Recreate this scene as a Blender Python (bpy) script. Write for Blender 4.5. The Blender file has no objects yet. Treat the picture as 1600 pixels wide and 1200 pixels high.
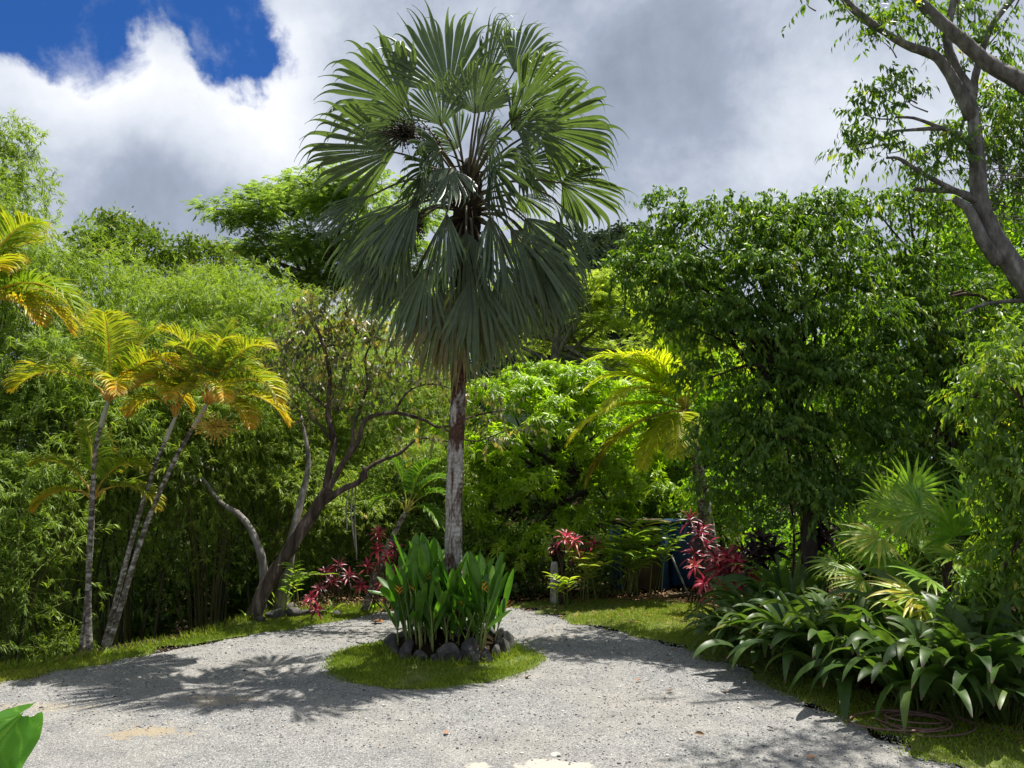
import bpy, math, random
import numpy as np

C = bpy.context.scene
COL = C.collection
# ------------------------------------------------------------------ camera
F = 1204.0                      # focal length in pixels of the 1600 px wide photograph
PITCH = math.radians(6.63)
EYE = 2.9
cam_d = bpy.data.cameras.new('camera')
cam = bpy.data.objects.new('camera', cam_d)
COL.objects.link(cam)
cam_d.sensor_fit = 'HORIZONTAL'
cam_d.sensor_width = 36.0
cam_d.lens = 36.0 * F / 1600.0
cam_d.clip_end = 3000.0
cam_d.clip_start = 0.05
cam.location = (0, 0, EYE)
cam.rotation_euler = (math.pi / 2 + PITCH, 0, 0)
C.camera = cam
# ------------------------------------------------------------------ exposure / render
C.view_settings.view_transform = 'Standard'
C.view_settings.look = 'None'
C.view_settings.exposure = 0.92
C.view_settings.gamma = 1.0
C.cycles.use_denoising = True
C.cycles.max_bounces = 7
C.cycles.diffuse_bounces = 3
C.cycles.glossy_bounces = 2
C.cycles.transmission_bounces = 5
C.cycles.caustics_reflective = False
C.cycles.caustics_refractive = False
# ------------------------------------------------------------------ sun
SUN = np.array([2.0, 1.6, 7.0]); SUN = SUN / np.linalg.norm(SUN)
SUN_EL = math.asin(SUN[2]); SUN_AZ = math.atan2(SUN[0], SUN[1])
sl = bpy.data.lights.new('sun', 'SUN')
sl.energy = 4.8
sl.angle = math.radians(0.5)
sl.color = (1.0, 0.955, 0.88)
so = bpy.data.objects.new('sun', sl)
COL.objects.link(so)
from mathutils import Vector
so.rotation_euler = Vector(SUN).to_track_quat('Z', 'Y').to_euler()
so.location = (20, 16, 70)

def raydir(px, py):
    u = px - 800.0; v = 600.0 - py
    c, s = math.cos(PITCH), math.sin(PITCH)
    return np.array([u, F * c - v * s, F * s + v * c])
def P(px, py, d):
    r = raydir(px, py); k = d / r[1]
    return np.array([r[0] * k, d, EYE + r[2] * k])
def G(px, py, z=0.0):
    r = raydir(px, py); k = (z - EYE) / r[2]
    return np.array([r[0] * k, r[1] * k, z])
# ------------------------------------------------------------------ world: Nishita sky with clouds placed by direction
w = bpy.data.worlds.new('World'); C.world = w; w.use_nodes = True
nt = w.node_tree; N = nt.nodes; Lk = nt.links
for n in list(N): N.remove(n)
def wn(t, **kw):
    n = N.new(t)
    for k, v in kw.items(): setattr(n, k, v)
    return n
def wm(op, a, b=None, c=None, clamp=False):
    n = N.new('ShaderNodeMath'); n.operation = op; n.use_clamp = clamp
    for i, x in enumerate((a, b, c)):
        if x is None: continue
        if isinstance(x, (int, float)): n.inputs[i].default_value = x
        else: Lk.new(x, n.inputs[i])
    return n.outputs[0]
SKY_STR = 0.1
sky = wn('ShaderNodeTexSky', sky_type='NISHITA')
sky.sun_disc = False
sky.sun_elevation = SUN_EL
sky.sun_rotation = SUN_AZ
sky.air_density = 1.0; sky.dust_density = 0.3; sky.ozone_density = 2.5
tc = wn('ShaderNodeTexCoord')
sep = wn('ShaderNodeSeparateXYZ'); Lk.new(tc.outputs['Generated'], sep.inputs[0])
az = wm('ARCTAN2', sep.outputs[0], sep.outputs[1])
el = wm('ARCSINE', sep.outputs[2])
def aed(px, py):
    r = raydir(px, py); r = r / np.linalg.norm(r)
    return math.atan2(r[0], r[1]), math.asin(r[2])
def noise(scale, detail, rough, offs=(0, 0, 0), dist=0.0, stretch=(1, 1, 1)):
    mp = wn('ShaderNodeMapping'); mp.inputs['Location'].default_value = offs
    mp.inputs['Scale'].default_value = stretch
    Lk.new(tc.outputs['Generated'], mp.inputs[0])
    n = wn('ShaderNodeTexNoise'); n.inputs['Scale'].default_value = scale
    n.inputs['Detail'].default_value = detail; n.inputs['Roughness'].default_value = rough
    n.inputs['Distortion'].default_value = dist
    Lk.new(mp.outputs[0], n.inputs['Vector'])
    return n.outputs['Fac']
def blob(px, py, sx, sy, amp):
    a, e = aed(px, py)
    da = wm('MULTIPLY', wm('SUBTRACT', az, a), F / sx)
    de = wm('MULTIPLY', wm('SUBTRACT', el, e), F / sy)
    q = wm('ADD', wm('MULTIPLY', da, da), wm('MULTIPLY', de, de))
    return wm('MULTIPLY', wm('EXPONENT', wm('MULTIPLY', q, -1.0)), amp)
def total(xs):
    r = xs[0]
    for x in xs[1:]: r = wm('ADD', r, x)
    return r
n_edge = noise(8.0, 12, 0.62, (3.1, 0.4, 1.7), 0.3)
n_soft = noise(3.4, 9, 0.55, (0.3, 2.2, 0.9), 0.8)
hole = total([blob(60, -35, 150, 95, 1.0), blob(210, -80, 160, 110, 0.75), blob(350, 10, 70, 100, 0.85), blob(395, 90, 50, 40, 0.35),
              blob(235, 60, 55, 45, -0.35), blob(-250, -120, 300, 120, 1.0)])
n_fine = noise(26.0, 8, 0.6, (1.1, 5.4, 0.7), 0.2)
hole = wm('ADD', hole, wm('MULTIPLY', wm('SUBTRACT', n_edge, 0.5), 2.1))
hole = wm('ADD', hole, wm('MULTIPLY', wm('SUBTRACT', n_fine, 0.5), 0.75))
mask = wn('ShaderNodeMapRange', interpolation_type='SMOOTHSTEP')
mask.inputs['From Min'].default_value = 0.38; mask.inputs['From Max'].default_value = 0.82
Lk.new(hole, mask.inputs['Value'])
shade = total([blob(200, 110, 150, 60, 0.42), blob(70, 140, 130, 70, 0.36), blob(370, 190, 120, 90, 0.38), blob(450, 100, 60, 120, 0.30), blob(270, 310, 150, 90, -0.26),
               blob(60, 260, 120, 90, 0.05), blob(430, 280, 90, 60, 0.18), blob(1230, 240, 130, 90, 0.30), blob(1310, 130, 120, 70, 0.13),
               blob(1080, 210, 130, 170, -0.14), blob(620, 110, 190, 120, -0.06), blob(960, 60, 160, 120, -0.06),
               blob(1010, 330, 110, 80, 0.10), blob(1500, 150, 200, 140, 0.12)])
shade = wm('ADD', shade, wm('MULTIPLY', wm('SUBTRACT', n_soft, 0.5), 0.75))
shade = wm('ADD', shade, wm('MULTIPLY', wm('SUBTRACT', n_edge, 0.5), 0.62))
shade = wm('ADD', shade, wm('MULTIPLY', wm('SUBTRACT', n_fine, 0.5), 0.22))
shade = wm('ADD', shade, 0.41)
ramp = wn('ShaderNodeValToRGB'); Lk.new(shade, ramp.inputs[0])
cr = ramp.color_ramp
cr.elements[0].position = 0.0; cr.elements[0].color = (0.24, 0.28, 0.36, 1)
cr.elements[1].position = 1.0; cr.elements[1].color = (0.93, 0.95, 1.0, 1)
e = cr.elements.new(0.32); e.color = (0.365, 0.42, 0.53, 1)
e = cr.elements.new(0.62); e.color = (0.66, 0.71, 0.80, 1)
cl = wn('ShaderNodeVectorMath', operation='SCALE'); Lk.new(ramp.outputs[0], cl.inputs[0]); cl.inputs['Scale'].default_value = 0.58 / SKY_STR
n_wisp = noise(7.0, 11, 0.62, (4.7, 2.1, 3.3), 0.15, (1.3, 1.0, 1.0))
wisp = wn('ShaderNodeMapRange', interpolation_type='SMOOTHSTEP'); Lk.new(n_wisp, wisp.inputs['Value'])
wisp.inputs['From Min'].default_value = 0.50; wisp.inputs['From Max'].default_value = 0.78; wisp.inputs['To Min'].default_value = 1.0; wisp.inputs['To Max'].default_value = 0.45
mx = wn('ShaderNodeMix', data_type='RGBA')
Lk.new(wm('MULTIPLY', mask.outputs[0], wisp.outputs[0]), mx.inputs['Factor'])
deep = wn('ShaderNodeVectorMath', operation='MULTIPLY'); Lk.new(sky.outputs[0], deep.inputs[0]); deep.inputs[1].default_value = (0.12, 0.285, 0.55)
Lk.new(cl.outputs[0], mx.inputs[6]); Lk.new(deep.outputs[0], mx.inputs[7])
bg = wn('ShaderNodeBackground'); bg.inputs['Strength'].default_value = SKY_STR
Lk.new(mx.outputs[2], bg.inputs['Color'])
wo = wn('ShaderNodeOutputWorld'); Lk.new(bg.outputs[0], wo.inputs['Surface'])

# ------------------------------------------------------------------ mesh helpers
UP = np.array([0, 0, 1.0])
def nrm(a):
    a = np.asarray(a, float)
    return a / np.maximum(np.linalg.norm(a, axis=-1, keepdims=True), 1e-9)
def R(seed): return np.random.default_rng(seed)
def runit(r, n): return nrm(r.normal(size=(n, 3)))

class MB:
    """collects vertices and faces, built as ONE mesh object"""
    def __init__(s):
        s.v = []; s.q = []; s.t3 = []; s.tint = []; s.al = []; s.n = 0
    def add(s, v, q=None, tri=None, tint=0.5, al=0.0):
        v = np.asarray(v, float).reshape(-1, 3)
        s.v.append(v)
        if q is not None and len(q): s.q.append(np.asarray(q, np.int64) + s.n)
        if tri is not None and len(tri): s.t3.append(np.asarray(tri, np.int64) + s.n)
        s.tint.append(np.broadcast_to(np.asarray(tint, float), (len(v),)))
        s.al.append(np.broadcast_to(np.asarray(al, float), (len(v),)))
        s.n += len(v)
    def mesh(s, name, org, smooth=True):
        me = bpy.data.meshes.new(name)
        v = np.concatenate(s.v) - np.asarray(org, float)
        loops = []; starts = []; k = 0
        if s.q:
            q = np.concatenate(s.q); loops.append(q.ravel()); starts.append(np.arange(len(q)) * 4); k = len(q) * 4
        if s.t3:
            t = np.concatenate(s.t3); loops.append(t.ravel()); starts.append(k + np.arange(len(t)) * 3)
        loops = np.concatenate(loops); starts = np.concatenate(starts)
        me.vertices.add(len(v)); me.vertices.foreach_set('co', v.ravel().astype(np.float32))
        me.loops.add(len(loops)); me.loops.foreach_set('vertex_index', loops.astype(np.int32))
        me.polygons.add(len(starts)); me.polygons.foreach_set('loop_start', starts.astype(np.int32))
        me.update(calc_edges=True)
        me.polygons.foreach_set('use_smooth', np.full(len(starts), smooth))
        for nm, arr in (('tint', s.tint), ('along', s.al)):
            at = me.attributes.new(nm, 'FLOAT', 'POINT')
            at.data.foreach_set('value', np.concatenate(arr).astype(np.float32))
        me.update()
        return me

ORG = {}
def tag(o, label=None, cat=None, group=None, kind=None):
    if label: o['label'] = label
    if cat: o['category'] = cat
    if group: o['group'] = group
    if kind: o['kind'] = kind
    return o
def thing(name, label, cat, loc, group=None):
    o = bpy.data.objects.new(name, None); COL.objects.link(o)
    o.empty_display_size = 0.2
    o.location = [float(x) for x in loc]
    ORG[o.name] = np.asarray(loc, float)
    return tag(o, label, cat, group)
def part(name, mb, mat, parent, smooth=True, label=None):
    org = ORG[parent.name] if parent else np.zeros(3)
    me = mb.mesh(name, org, smooth); me.materials.append(mat)
    o = bpy.data.objects.new(name, me); COL.objects.link(o)
    if parent: o.parent = parent
    ORG[o.name] = org
    if label: o['label'] = label
    return o
def single(name, mb, mat, label, cat, org, group=None, smooth=True):
    org = np.asarray(org, float)
    me = mb.mesh(name, org, smooth); me.materials.append(mat)
    o = bpy.data.objects.new(name, me); COL.objects.link(o); o.location = [float(x) for x in org]
    ORG[o.name] = org
    return tag(o, label, cat, group)
def struct(name, mb, mat, smooth=True, kind='structure'):
    o = part(name, mb, mat, None, smooth); o['kind'] = kind
    return o

def curve(pts, n=24):
    """Catmull-Rom through the rows of pts (any number of columns)"""
    pts = np.asarray(pts, float)
    if len(pts) == 2: 
        t = np.linspace(0, 1, n)[:, None]; return pts[0] * (1 - t) + pts[1] * t
    p = np.vstack([2 * pts[0] - pts[1], pts, 2 * pts[-1] - pts[-2]])
    m = len(pts) - 1
    out = []
    for u in np.linspace(0, m - 1e-6, n):
        i = int(u); t = u - i
        a, b, c, d = p[i], p[i + 1], p[i + 2], p[i + 3]
        out.append(0.5 * ((2 * b) + (-a + c) * t + (2 * a - 5 * b + 4 * c - d) * t * t + (-a + 3 * b - 3 * c + d) * t ** 3))
    return np.array(out)
def tube(mb, path, rad, sides=8, tint=0.5, cap=True, lump=0.0, seed=0):
    path = np.asarray(path, float); K = len(path)
    rad = np.broadcast_to(np.asarray(rad, float), (K,))
    t = nrm(np.gradient(path, axis=0))
    ref = np.array([1.0, 0.13, 0.07]) if abs(t[0][0]) < 0.8 else np.array([0, 1.0, 0.1])
    a = nrm(ref - t * (t @ ref)[:, None]); b = np.cross(t, a)
    th = np.arange(sides) * 2 * math.pi / sides
    rr = rad[:, None] * np.ones((1, sides))
    if lump: rr = rr * (1 + lump * R(seed).normal(size=rr.shape))
    v = path[:, None, :] + rr[..., None] * (np.cos(th)[None, :, None] * a[:, None, :] + np.sin(th)[None, :, None] * b[:, None, :])
    i = np.arange(K - 1)[:, None] * sides; j = np.arange(sides)[None, :]; j2 = (j + 1) % sides
    q = np.stack([i + j, i + j2, i + sides + j2, i + sides + j], -1).reshape(-1, 4)
    vv = v.reshape(-1, 3)
    al = np.repeat(np.linspace(0, 1, K), sides)
    tri = None
    if cap:
        vv = np.vstack([vv, path[:1], path[-1:]]); al = np.append(al, [0, 1])
        c0 = K * sides; jj = np.arange(sides); jn = (jj + 1) % sides
        tri = np.vstack([np.stack([np.full(sides, c0), jn, jj], -1),
                         np.stack([np.full(sides, c0 + 1), (K - 1) * sides + jj, (K - 1) * sides + jn], -1)])
    mb.add(vv, q, tri, tint, al)
def boxm(mb, c, s, rz=0.0, bev=0.0, tint=0.5):
    """box with chamfered edges, centre c, size s"""
    hx, hy, hz = np.asarray(s, float) / 2
    b = min(bev, hx * .9, hy * .9, hz * .9)
    cs, sn = math.cos(rz), math.sin(rz)
    vs = []; fs = []
    prof = [(-hz, b), (-hz + b, 0), (hz - b, 0), (hz, b)] if b > 0 else [(-hz, 0), (hz, 0)]
    for z, ins in prof:
        for sx, sy in ((-1, -1), (1, -1), (1, 1), (-1, 1)):
            x = sx * (hx - ins); y = sy * (hy - ins)
            vs.append((c[0] + x * cs - y * sn, c[1] + x * sn + y * cs, c[2] + z))
    for k in range(len(prof) - 1):
        for j in range(4): fs.append((k * 4 + j, k * 4 + (j + 1) % 4, k * 4 + 4 + (j + 1) % 4, k * 4 + 4 + j))
    m = (len(prof) - 1) * 4
    fs.append((3, 2, 1, 0)); fs.append((m, m + 1, m + 2, m + 3))
    mb.add(vs, fs, None, tint)
def ico(mb, c, rad, seed=0, cuts=0, squash=(1, 1, 1), sub=2, rough=0.0, tint=0.5, rz=0.0):
    import bmesh
    bm = bmesh.new(); bmesh.ops.create_icosphere(bm, subdivisions=sub, radius=1.0)
    v = np.array([x.co[:] for x in bm.verts]); f = np.array([[q.index for q in x.verts] for x in bm.faces]); bm.free()
    r = R(seed)
    for _ in range(cuts):
        n = runit(r, 1)[0]; d = r.uniform(.55, .85)
        v = v - np.maximum(0, v @ n - d)[:, None] * n
    if rough: v = v * (1 + rough * r.normal(size=(len(v), 1)))
    v = v * np.asarray(squash) * rad
    cs, sn = math.cos(rz), math.sin(rz)
    v = np.stack([v[:, 0] * cs - v[:, 1] * sn, v[:, 0] * sn + v[:, 1] * cs, v[:, 2]], -1)
    mb.add(v + np.asarray(c), None, f, tint)

def leafs(mb, p, d, n, L, W, tint=0.5, fold=0.12, curl=0.1, al=None):
    """many small folded leaves, 5 vertices each"""
    p = np.asarray(p, float); m = len(p)
    d = nrm(d); n = nrm(n - d * np.sum(n * d, -1, keepdims=True)); s = np.cross(d, n)
    L = np.broadcast_to(L, (m,))[:, None]; W = np.broadcast_to(W, (m,))[:, None]
    mid = p + d * L * 0.42
    v = np.stack([p, mid + s * W * .5, p + d * L - n * L * curl, mid - s * W * .5, mid - n * W * fold], 1).reshape(-1, 3)
    k = np.arange(m)[:, None] * 5
    q = np.concatenate([k + np.array([[0, 1, 2, 4]]), k + np.array([[0, 4, 2, 3]])])
    tt = np.repeat(np.broadcast_to(tint, (m,)), 5)
    aa = np.tile([0, .45, 1, .45, .4], m) if al is None else np.repeat(np.broadcast_to(al, (m,)), 5)
    mb.add(v, q, None, tt, aa)
PROF = {'leaf': lambda t: np.sin(np.pi * np.clip(t * 0.93 + 0.06, 0, 1)) ** 0.8,
        'strap': lambda t: np.minimum(1, (t * 6 + 0.25)) * np.clip((1 - t) * 2.6, 0.02, 1) ** 0.75,
        'lance': lambda t: np.sin(np.pi * np.clip(t ** 0.75 * 0.97 + 0.02, 0, 1)) ** 0.9,
        'thin': lambda t: np.clip(1.02 - t, 0.02, 1) ** 0.6}
def blades(mb, p, d, n, L, W, droop=0.0, S=5, prof='leaf', fold=0.15, tint=0.5, gfun=None, wave=0.0, seed=0, push=None):
    """long leaves as 3-vertex-wide strips that bend towards the ground"""
    p = np.array(p, float); m = len(p)
    d = nrm(d); n = nrm(n - d * np.sum(n * d, -1, keepdims=True))
    L = np.broadcast_to(L, (m,)).astype(float); W = np.broadcast_to(W, (m,)).astype(float); g = np.broadcast_to(droop, (m,)).astype(float)
    pf = PROF[prof] if isinstance(prof, str) else prof
    rings = []
    r = R(seed)
    for k in range(S + 1):
        t = k / S
        s = np.cross(d, n)
        ww = W * pf(np.array(t)) * .5
        if wave: ww = ww * (1 + wave * r.normal(size=m))
        w_ = ww[:, None]
        rings.append(np.stack([p + s * w_ + n * w_ * fold, p - n * w_ * fold, p - s * w_ + n * w_ * fold], 1))
        gg = g * (gfun(t) if gfun else 1.0)
        p = p + d * (L / S)[:, None]
        d = nrm(d - (UP if push is None else UP - push) * (gg / S)[:, None])
        n = nrm(n - d * np.sum(n * d, -1, keepdims=True))
    v = np.stack(rings, 1).reshape(-1, 3)            # m, S+1, 3
    k = (np.arange(m) * (S + 1) * 3)[:, None, None] + (np.arange(S) * 3)[None, :, None]
    q = np.concatenate([(k + np.array([0, 1, 4, 3])).reshape(-1, 4), (k + np.array([1, 2, 5, 4])).reshape(-1, 4)])
    tt = np.repeat(np.broadcast_to(tint, (m,)), (S + 1) * 3)
    aa = np.tile(np.repeat(np.linspace(0, 1, S + 1), 3), m)
    mb.add(v, q, None, tt, aa)

# ------------------------------------------------------------------ materials
def newmat(name):
    m = bpy.data.materials.new(name); m.use_nodes = True
    for n in list(m.node_tree.nodes): m.node_tree.nodes.remove(n)
    return m, m.node_tree.nodes, m.node_tree.links
def ramp_node(N, stops):
    n = N.new('ShaderNodeValToRGB'); cr = n.color_ramp
    while len(cr.elements) > 1: cr.elements.remove(cr.elements[-1])
    cr.elements[0].position = stops[0][0]; cr.elements[0].color = (*stops[0][1], 1)
    for p_, c_ in stops[1:]:
        e = cr.elements.new(p_); e.color = (*c_, 1)
    return n
def leaf_mat(name, stops, trans=1.0, tf=0.4, rough=0.4, spec=0.4, yel=(1.35, 1.35, 0.5), veins=0.0, tip=None, tip_at=0.8):
    """leaf: colour from the leaf's own tint, light passing through, waxy sheen"""
    m, N, L = newmat(name)
    at = N.new('ShaderNodeAttribute'); at.attribute_name = 'tint'
    rp = ramp_node(N, stops); L.new(at.outputs['Fac'], rp.inputs[0])
    col = rp.outputs[0]
    if tip:
        al = N.new('ShaderNodeAttribute'); al.attribute_name = 'along'
        mr = N.new('ShaderNodeMapRange'); mr.inputs['From Min'].default_value = tip_at; mr.inputs['From Max'].default_value = min(1.0, tip_at + .18)
        L.new(al.outputs['Fac'], mr.inputs['Value'])
        mm = N.new('ShaderNodeMix'); mm.data_type = 'RGBA'; L.new(mr.outputs[0], mm.inputs['Factor'])
        L.new(col, mm.inputs[6]); mm.inputs[7].default_value = (*tip, 1); col = mm.outputs[2]
    # fine blotches on the leaf surface
    tcn = N.new('ShaderNodeTexCoord'); nz = N.new('ShaderNodeTexNoise'); nz.inputs['Scale'].default_value = 9.0; nz.inputs['Detail'].default_value = 4
    L.new(tcn.outputs['Object'], nz.inputs['Vector'])
    mrv = N.new('ShaderNodeMapRange'); mrv.inputs['From Min'].default_value = .3; mrv.inputs['From Max'].default_value = .7
    mrv.inputs['To Min'].default_value = .82; mrv.inputs['To Max'].default_value = 1.18; L.new(nz.outputs['Fac'], mrv.inputs['Value'])
    sc = N.new('ShaderNodeVectorMath'); sc.operation = 'SCALE'; L.new(col, sc.inputs[0]); L.new(mrv.outputs[0], sc.inputs['Scale'])
    pb = N.new('ShaderNodeBsdfPrincipled'); L.new(sc.outputs[0], pb.inputs['Base Color'])
    pb.inputs['Roughness'].default_value = rough; pb.inputs['Specular IOR Level'].default_value = spec
    ml = N.new('ShaderNodeVectorMath'); ml.operation = 'MULTIPLY'; L.new(sc.outputs[0], ml.inputs[0])
    ml.inputs[1].default_value = [y * trans for y in yel]
    tr = N.new('ShaderNodeBsdfTranslucent'); L.new(ml.outputs[0], tr.inputs['Color'])
    mix = N.new('ShaderNodeMixShader'); mix.inputs[0].default_value = tf
    L.new(pb.outputs[0], mix.inputs[1]); L.new(tr.outputs[0], mix.inputs[2])
    out = N.new('ShaderNodeOutputMaterial'); L.new(mix.outputs[0], out.inputs['Surface'])
    return m
def solid_mat(name, stops, scale=6.0, rough=0.8, bump=0.3, stretch=(1, 1, 1), detail=6, spec=0.3, dist=0.0, bscale=None):
    m, N, L = newmat(name)
    tcn = N.new('ShaderNodeTexCoord'); mp = N.new('ShaderNodeMapping'); mp.inputs['Scale'].default_value = stretch
    L.new(tcn.outputs['Object'], mp.inputs[0])
    nz = N.new('ShaderNodeTexNoise'); nz.inputs['Scale'].default_value = scale; nz.inputs['Detail'].default_value = detail; nz.inputs['Roughness'].default_value = .6
    nz.inputs['Distortion'].default_value = dist
    L.new(mp.outputs[0], nz.inputs['Vector'])
    rp = ramp_node(N, stops); L.new(nz.outputs['Fac'], rp.inputs[0])
    pb = N.new('ShaderNodeBsdfPrincipled'); L.new(rp.outputs[0], pb.inputs['Base Color'])
    pb.inputs['Roughness'].default_value = rough; pb.inputs['Specular IOR Level'].default_value = spec
    if bump:
        n2 = N.new('ShaderNodeTexNoise'); n2.inputs['Scale'].default_value = bscale or scale * 3; n2.inputs['Detail'].default_value = 5
        L.new(mp.outputs[0], n2.inputs['Vector'])
        bp = N.new('ShaderNodeBump'); bp.inputs['Strength'].default_value = bump; bp.inputs['Distance'].default_value = .02
        L.new(n2.outputs['Fac'], bp.inputs['Height']); L.new(bp.outputs[0], pb.inputs['Normal'])
    out = N.new('ShaderNodeOutputMaterial'); L.new(pb.outputs[0], out.inputs['Surface'])
    return m
# ------------------------------------------------------------------ terrain
LA, LB = G(0, 1049)[:2], G(430, 961)[:2]
LDIR = nrm(LB - LA); LNRM = np.array([-LDIR[1], LDIR[0]])
def sm(a, b, x):
    t = np.clip((x - a) / (b - a), 0, 1); return t * t * (3 - 2 * t)
def gnd(x, y):
    x = np.asarray(x, float); y = np.asarray(y, float)
    s = (x - LA[0]) * LNRM[0] + (y - LA[1]) * LNRM[1]
    drop = -4.2 * sm(0.30, 4.5, s) * sm(-1.5, -4.5, x)
    return drop - 0.02
def gz(x, y): return float(gnd(x, y))

gx = np.unique(np.concatenate([np.linspace(-1500, -40, 14), np.arange(-40, 30, 0.7), np.linspace(30, 1500, 14)]))
gy = np.unique(np.concatenate([np.linspace(-300, -4, 6), np.arange(-4, 45, 0.7), np.linspace(45, 2500, 16)]))
X, Y = np.meshgrid(gx, gy)
rg = R(2)
Z = gnd(X, Y) - 0.03 * rg.random(X.shape) * (np.abs(X) < 40)
mb = MB()
nx, ny = len(gx), len(gy)
i = np.arange(ny - 1)[:, None] * nx; j = np.arange(nx - 1)[None, :]
mb.add(np.stack([X, Y, Z], -1).reshape(-1, 3), np.stack([i + j, i + j + 1, i + nx + j + 1, i + nx + j], -1).reshape(-1, 4))
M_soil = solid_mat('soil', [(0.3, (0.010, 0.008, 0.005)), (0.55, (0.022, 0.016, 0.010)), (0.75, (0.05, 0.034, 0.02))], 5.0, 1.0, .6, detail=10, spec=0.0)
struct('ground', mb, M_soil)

def flat(name, poly, z, mat, sub=0):
    import bmesh
    bm = bmesh.new()
    from mathutils.geometry import tessellate_polygon
    vs = [bm.verts.new((float(p[0]), float(p[1]), z)) for p in poly]
    for tr_ in tessellate_polygon([[Vector((float(p[0]), float(p[1]), 0)) for p in poly]]):
        bm.faces.new([vs[k_] for k_ in tr_])
    bm.normal_update()
    for f in bm.faces:
        if f.normal.z < 0: f.normal_flip()
    me = bpy.data.meshes.new(name); bm.to_mesh(me); bm.free(); me.materials.append(mat)
    o = bpy.data.objects.new(name, me); COL.objects.link(o); o['kind'] = 'structure'; ORG[o.name] = np.zeros(3)
    return o
def smooth_line(px, n=60): return curve(np.array([G(a, b)[:2] for a, b in px]), n)
def jag(line, amp, seed):
    r = R(seed); k = len(line)
    t = nrm(np.gradient(line, axis=0)); n_ = np.stack([-t[:, 1], t[:, 0]], -1)
    w = np.convolve(r.normal(size=k + 4), [.25, .5, .75, .5, .25], 'valid')
    return line + n_ * (amp * w)[:, None]
left_in = smooth_line([(-220, 1110), (-100, 1084), (0, 1063), (150, 1036), (300, 1009), (450, 981), (590, 957)], 90)
left_out = smooth_line([(-220, 1092), (-100, 1069), (0, 1050), (150, 1026), (300, 997), (400, 966), (480, 955), (600, 947)], 70)
right_in = smooth_line([(806, 950), (850, 959), (905, 972), (980, 991), (1060, 1011), (1130, 1034), (1200, 1066), (1280, 1102), (1390, 1152), (1500, 1202), (1600, 1250)], 110)
right_out = smooth_line([(808, 944), (900, 939), (1000, 938), (1070, 940), (1120, 955), (1160, 990), (1220, 1035), (1350, 1082), (1500, 1120), (1700, 1168), (1900, 1220)], 60)
back = np.array([G(640, 952)[:2], G(720, 950)[:2]])
drive = np.vstack([jag(left_in, .07, 3), back, jag(right_in, .07, 4), [[9, 2.0], [11, -3.5], [-13, -3.5], [-12, 6]]])

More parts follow.
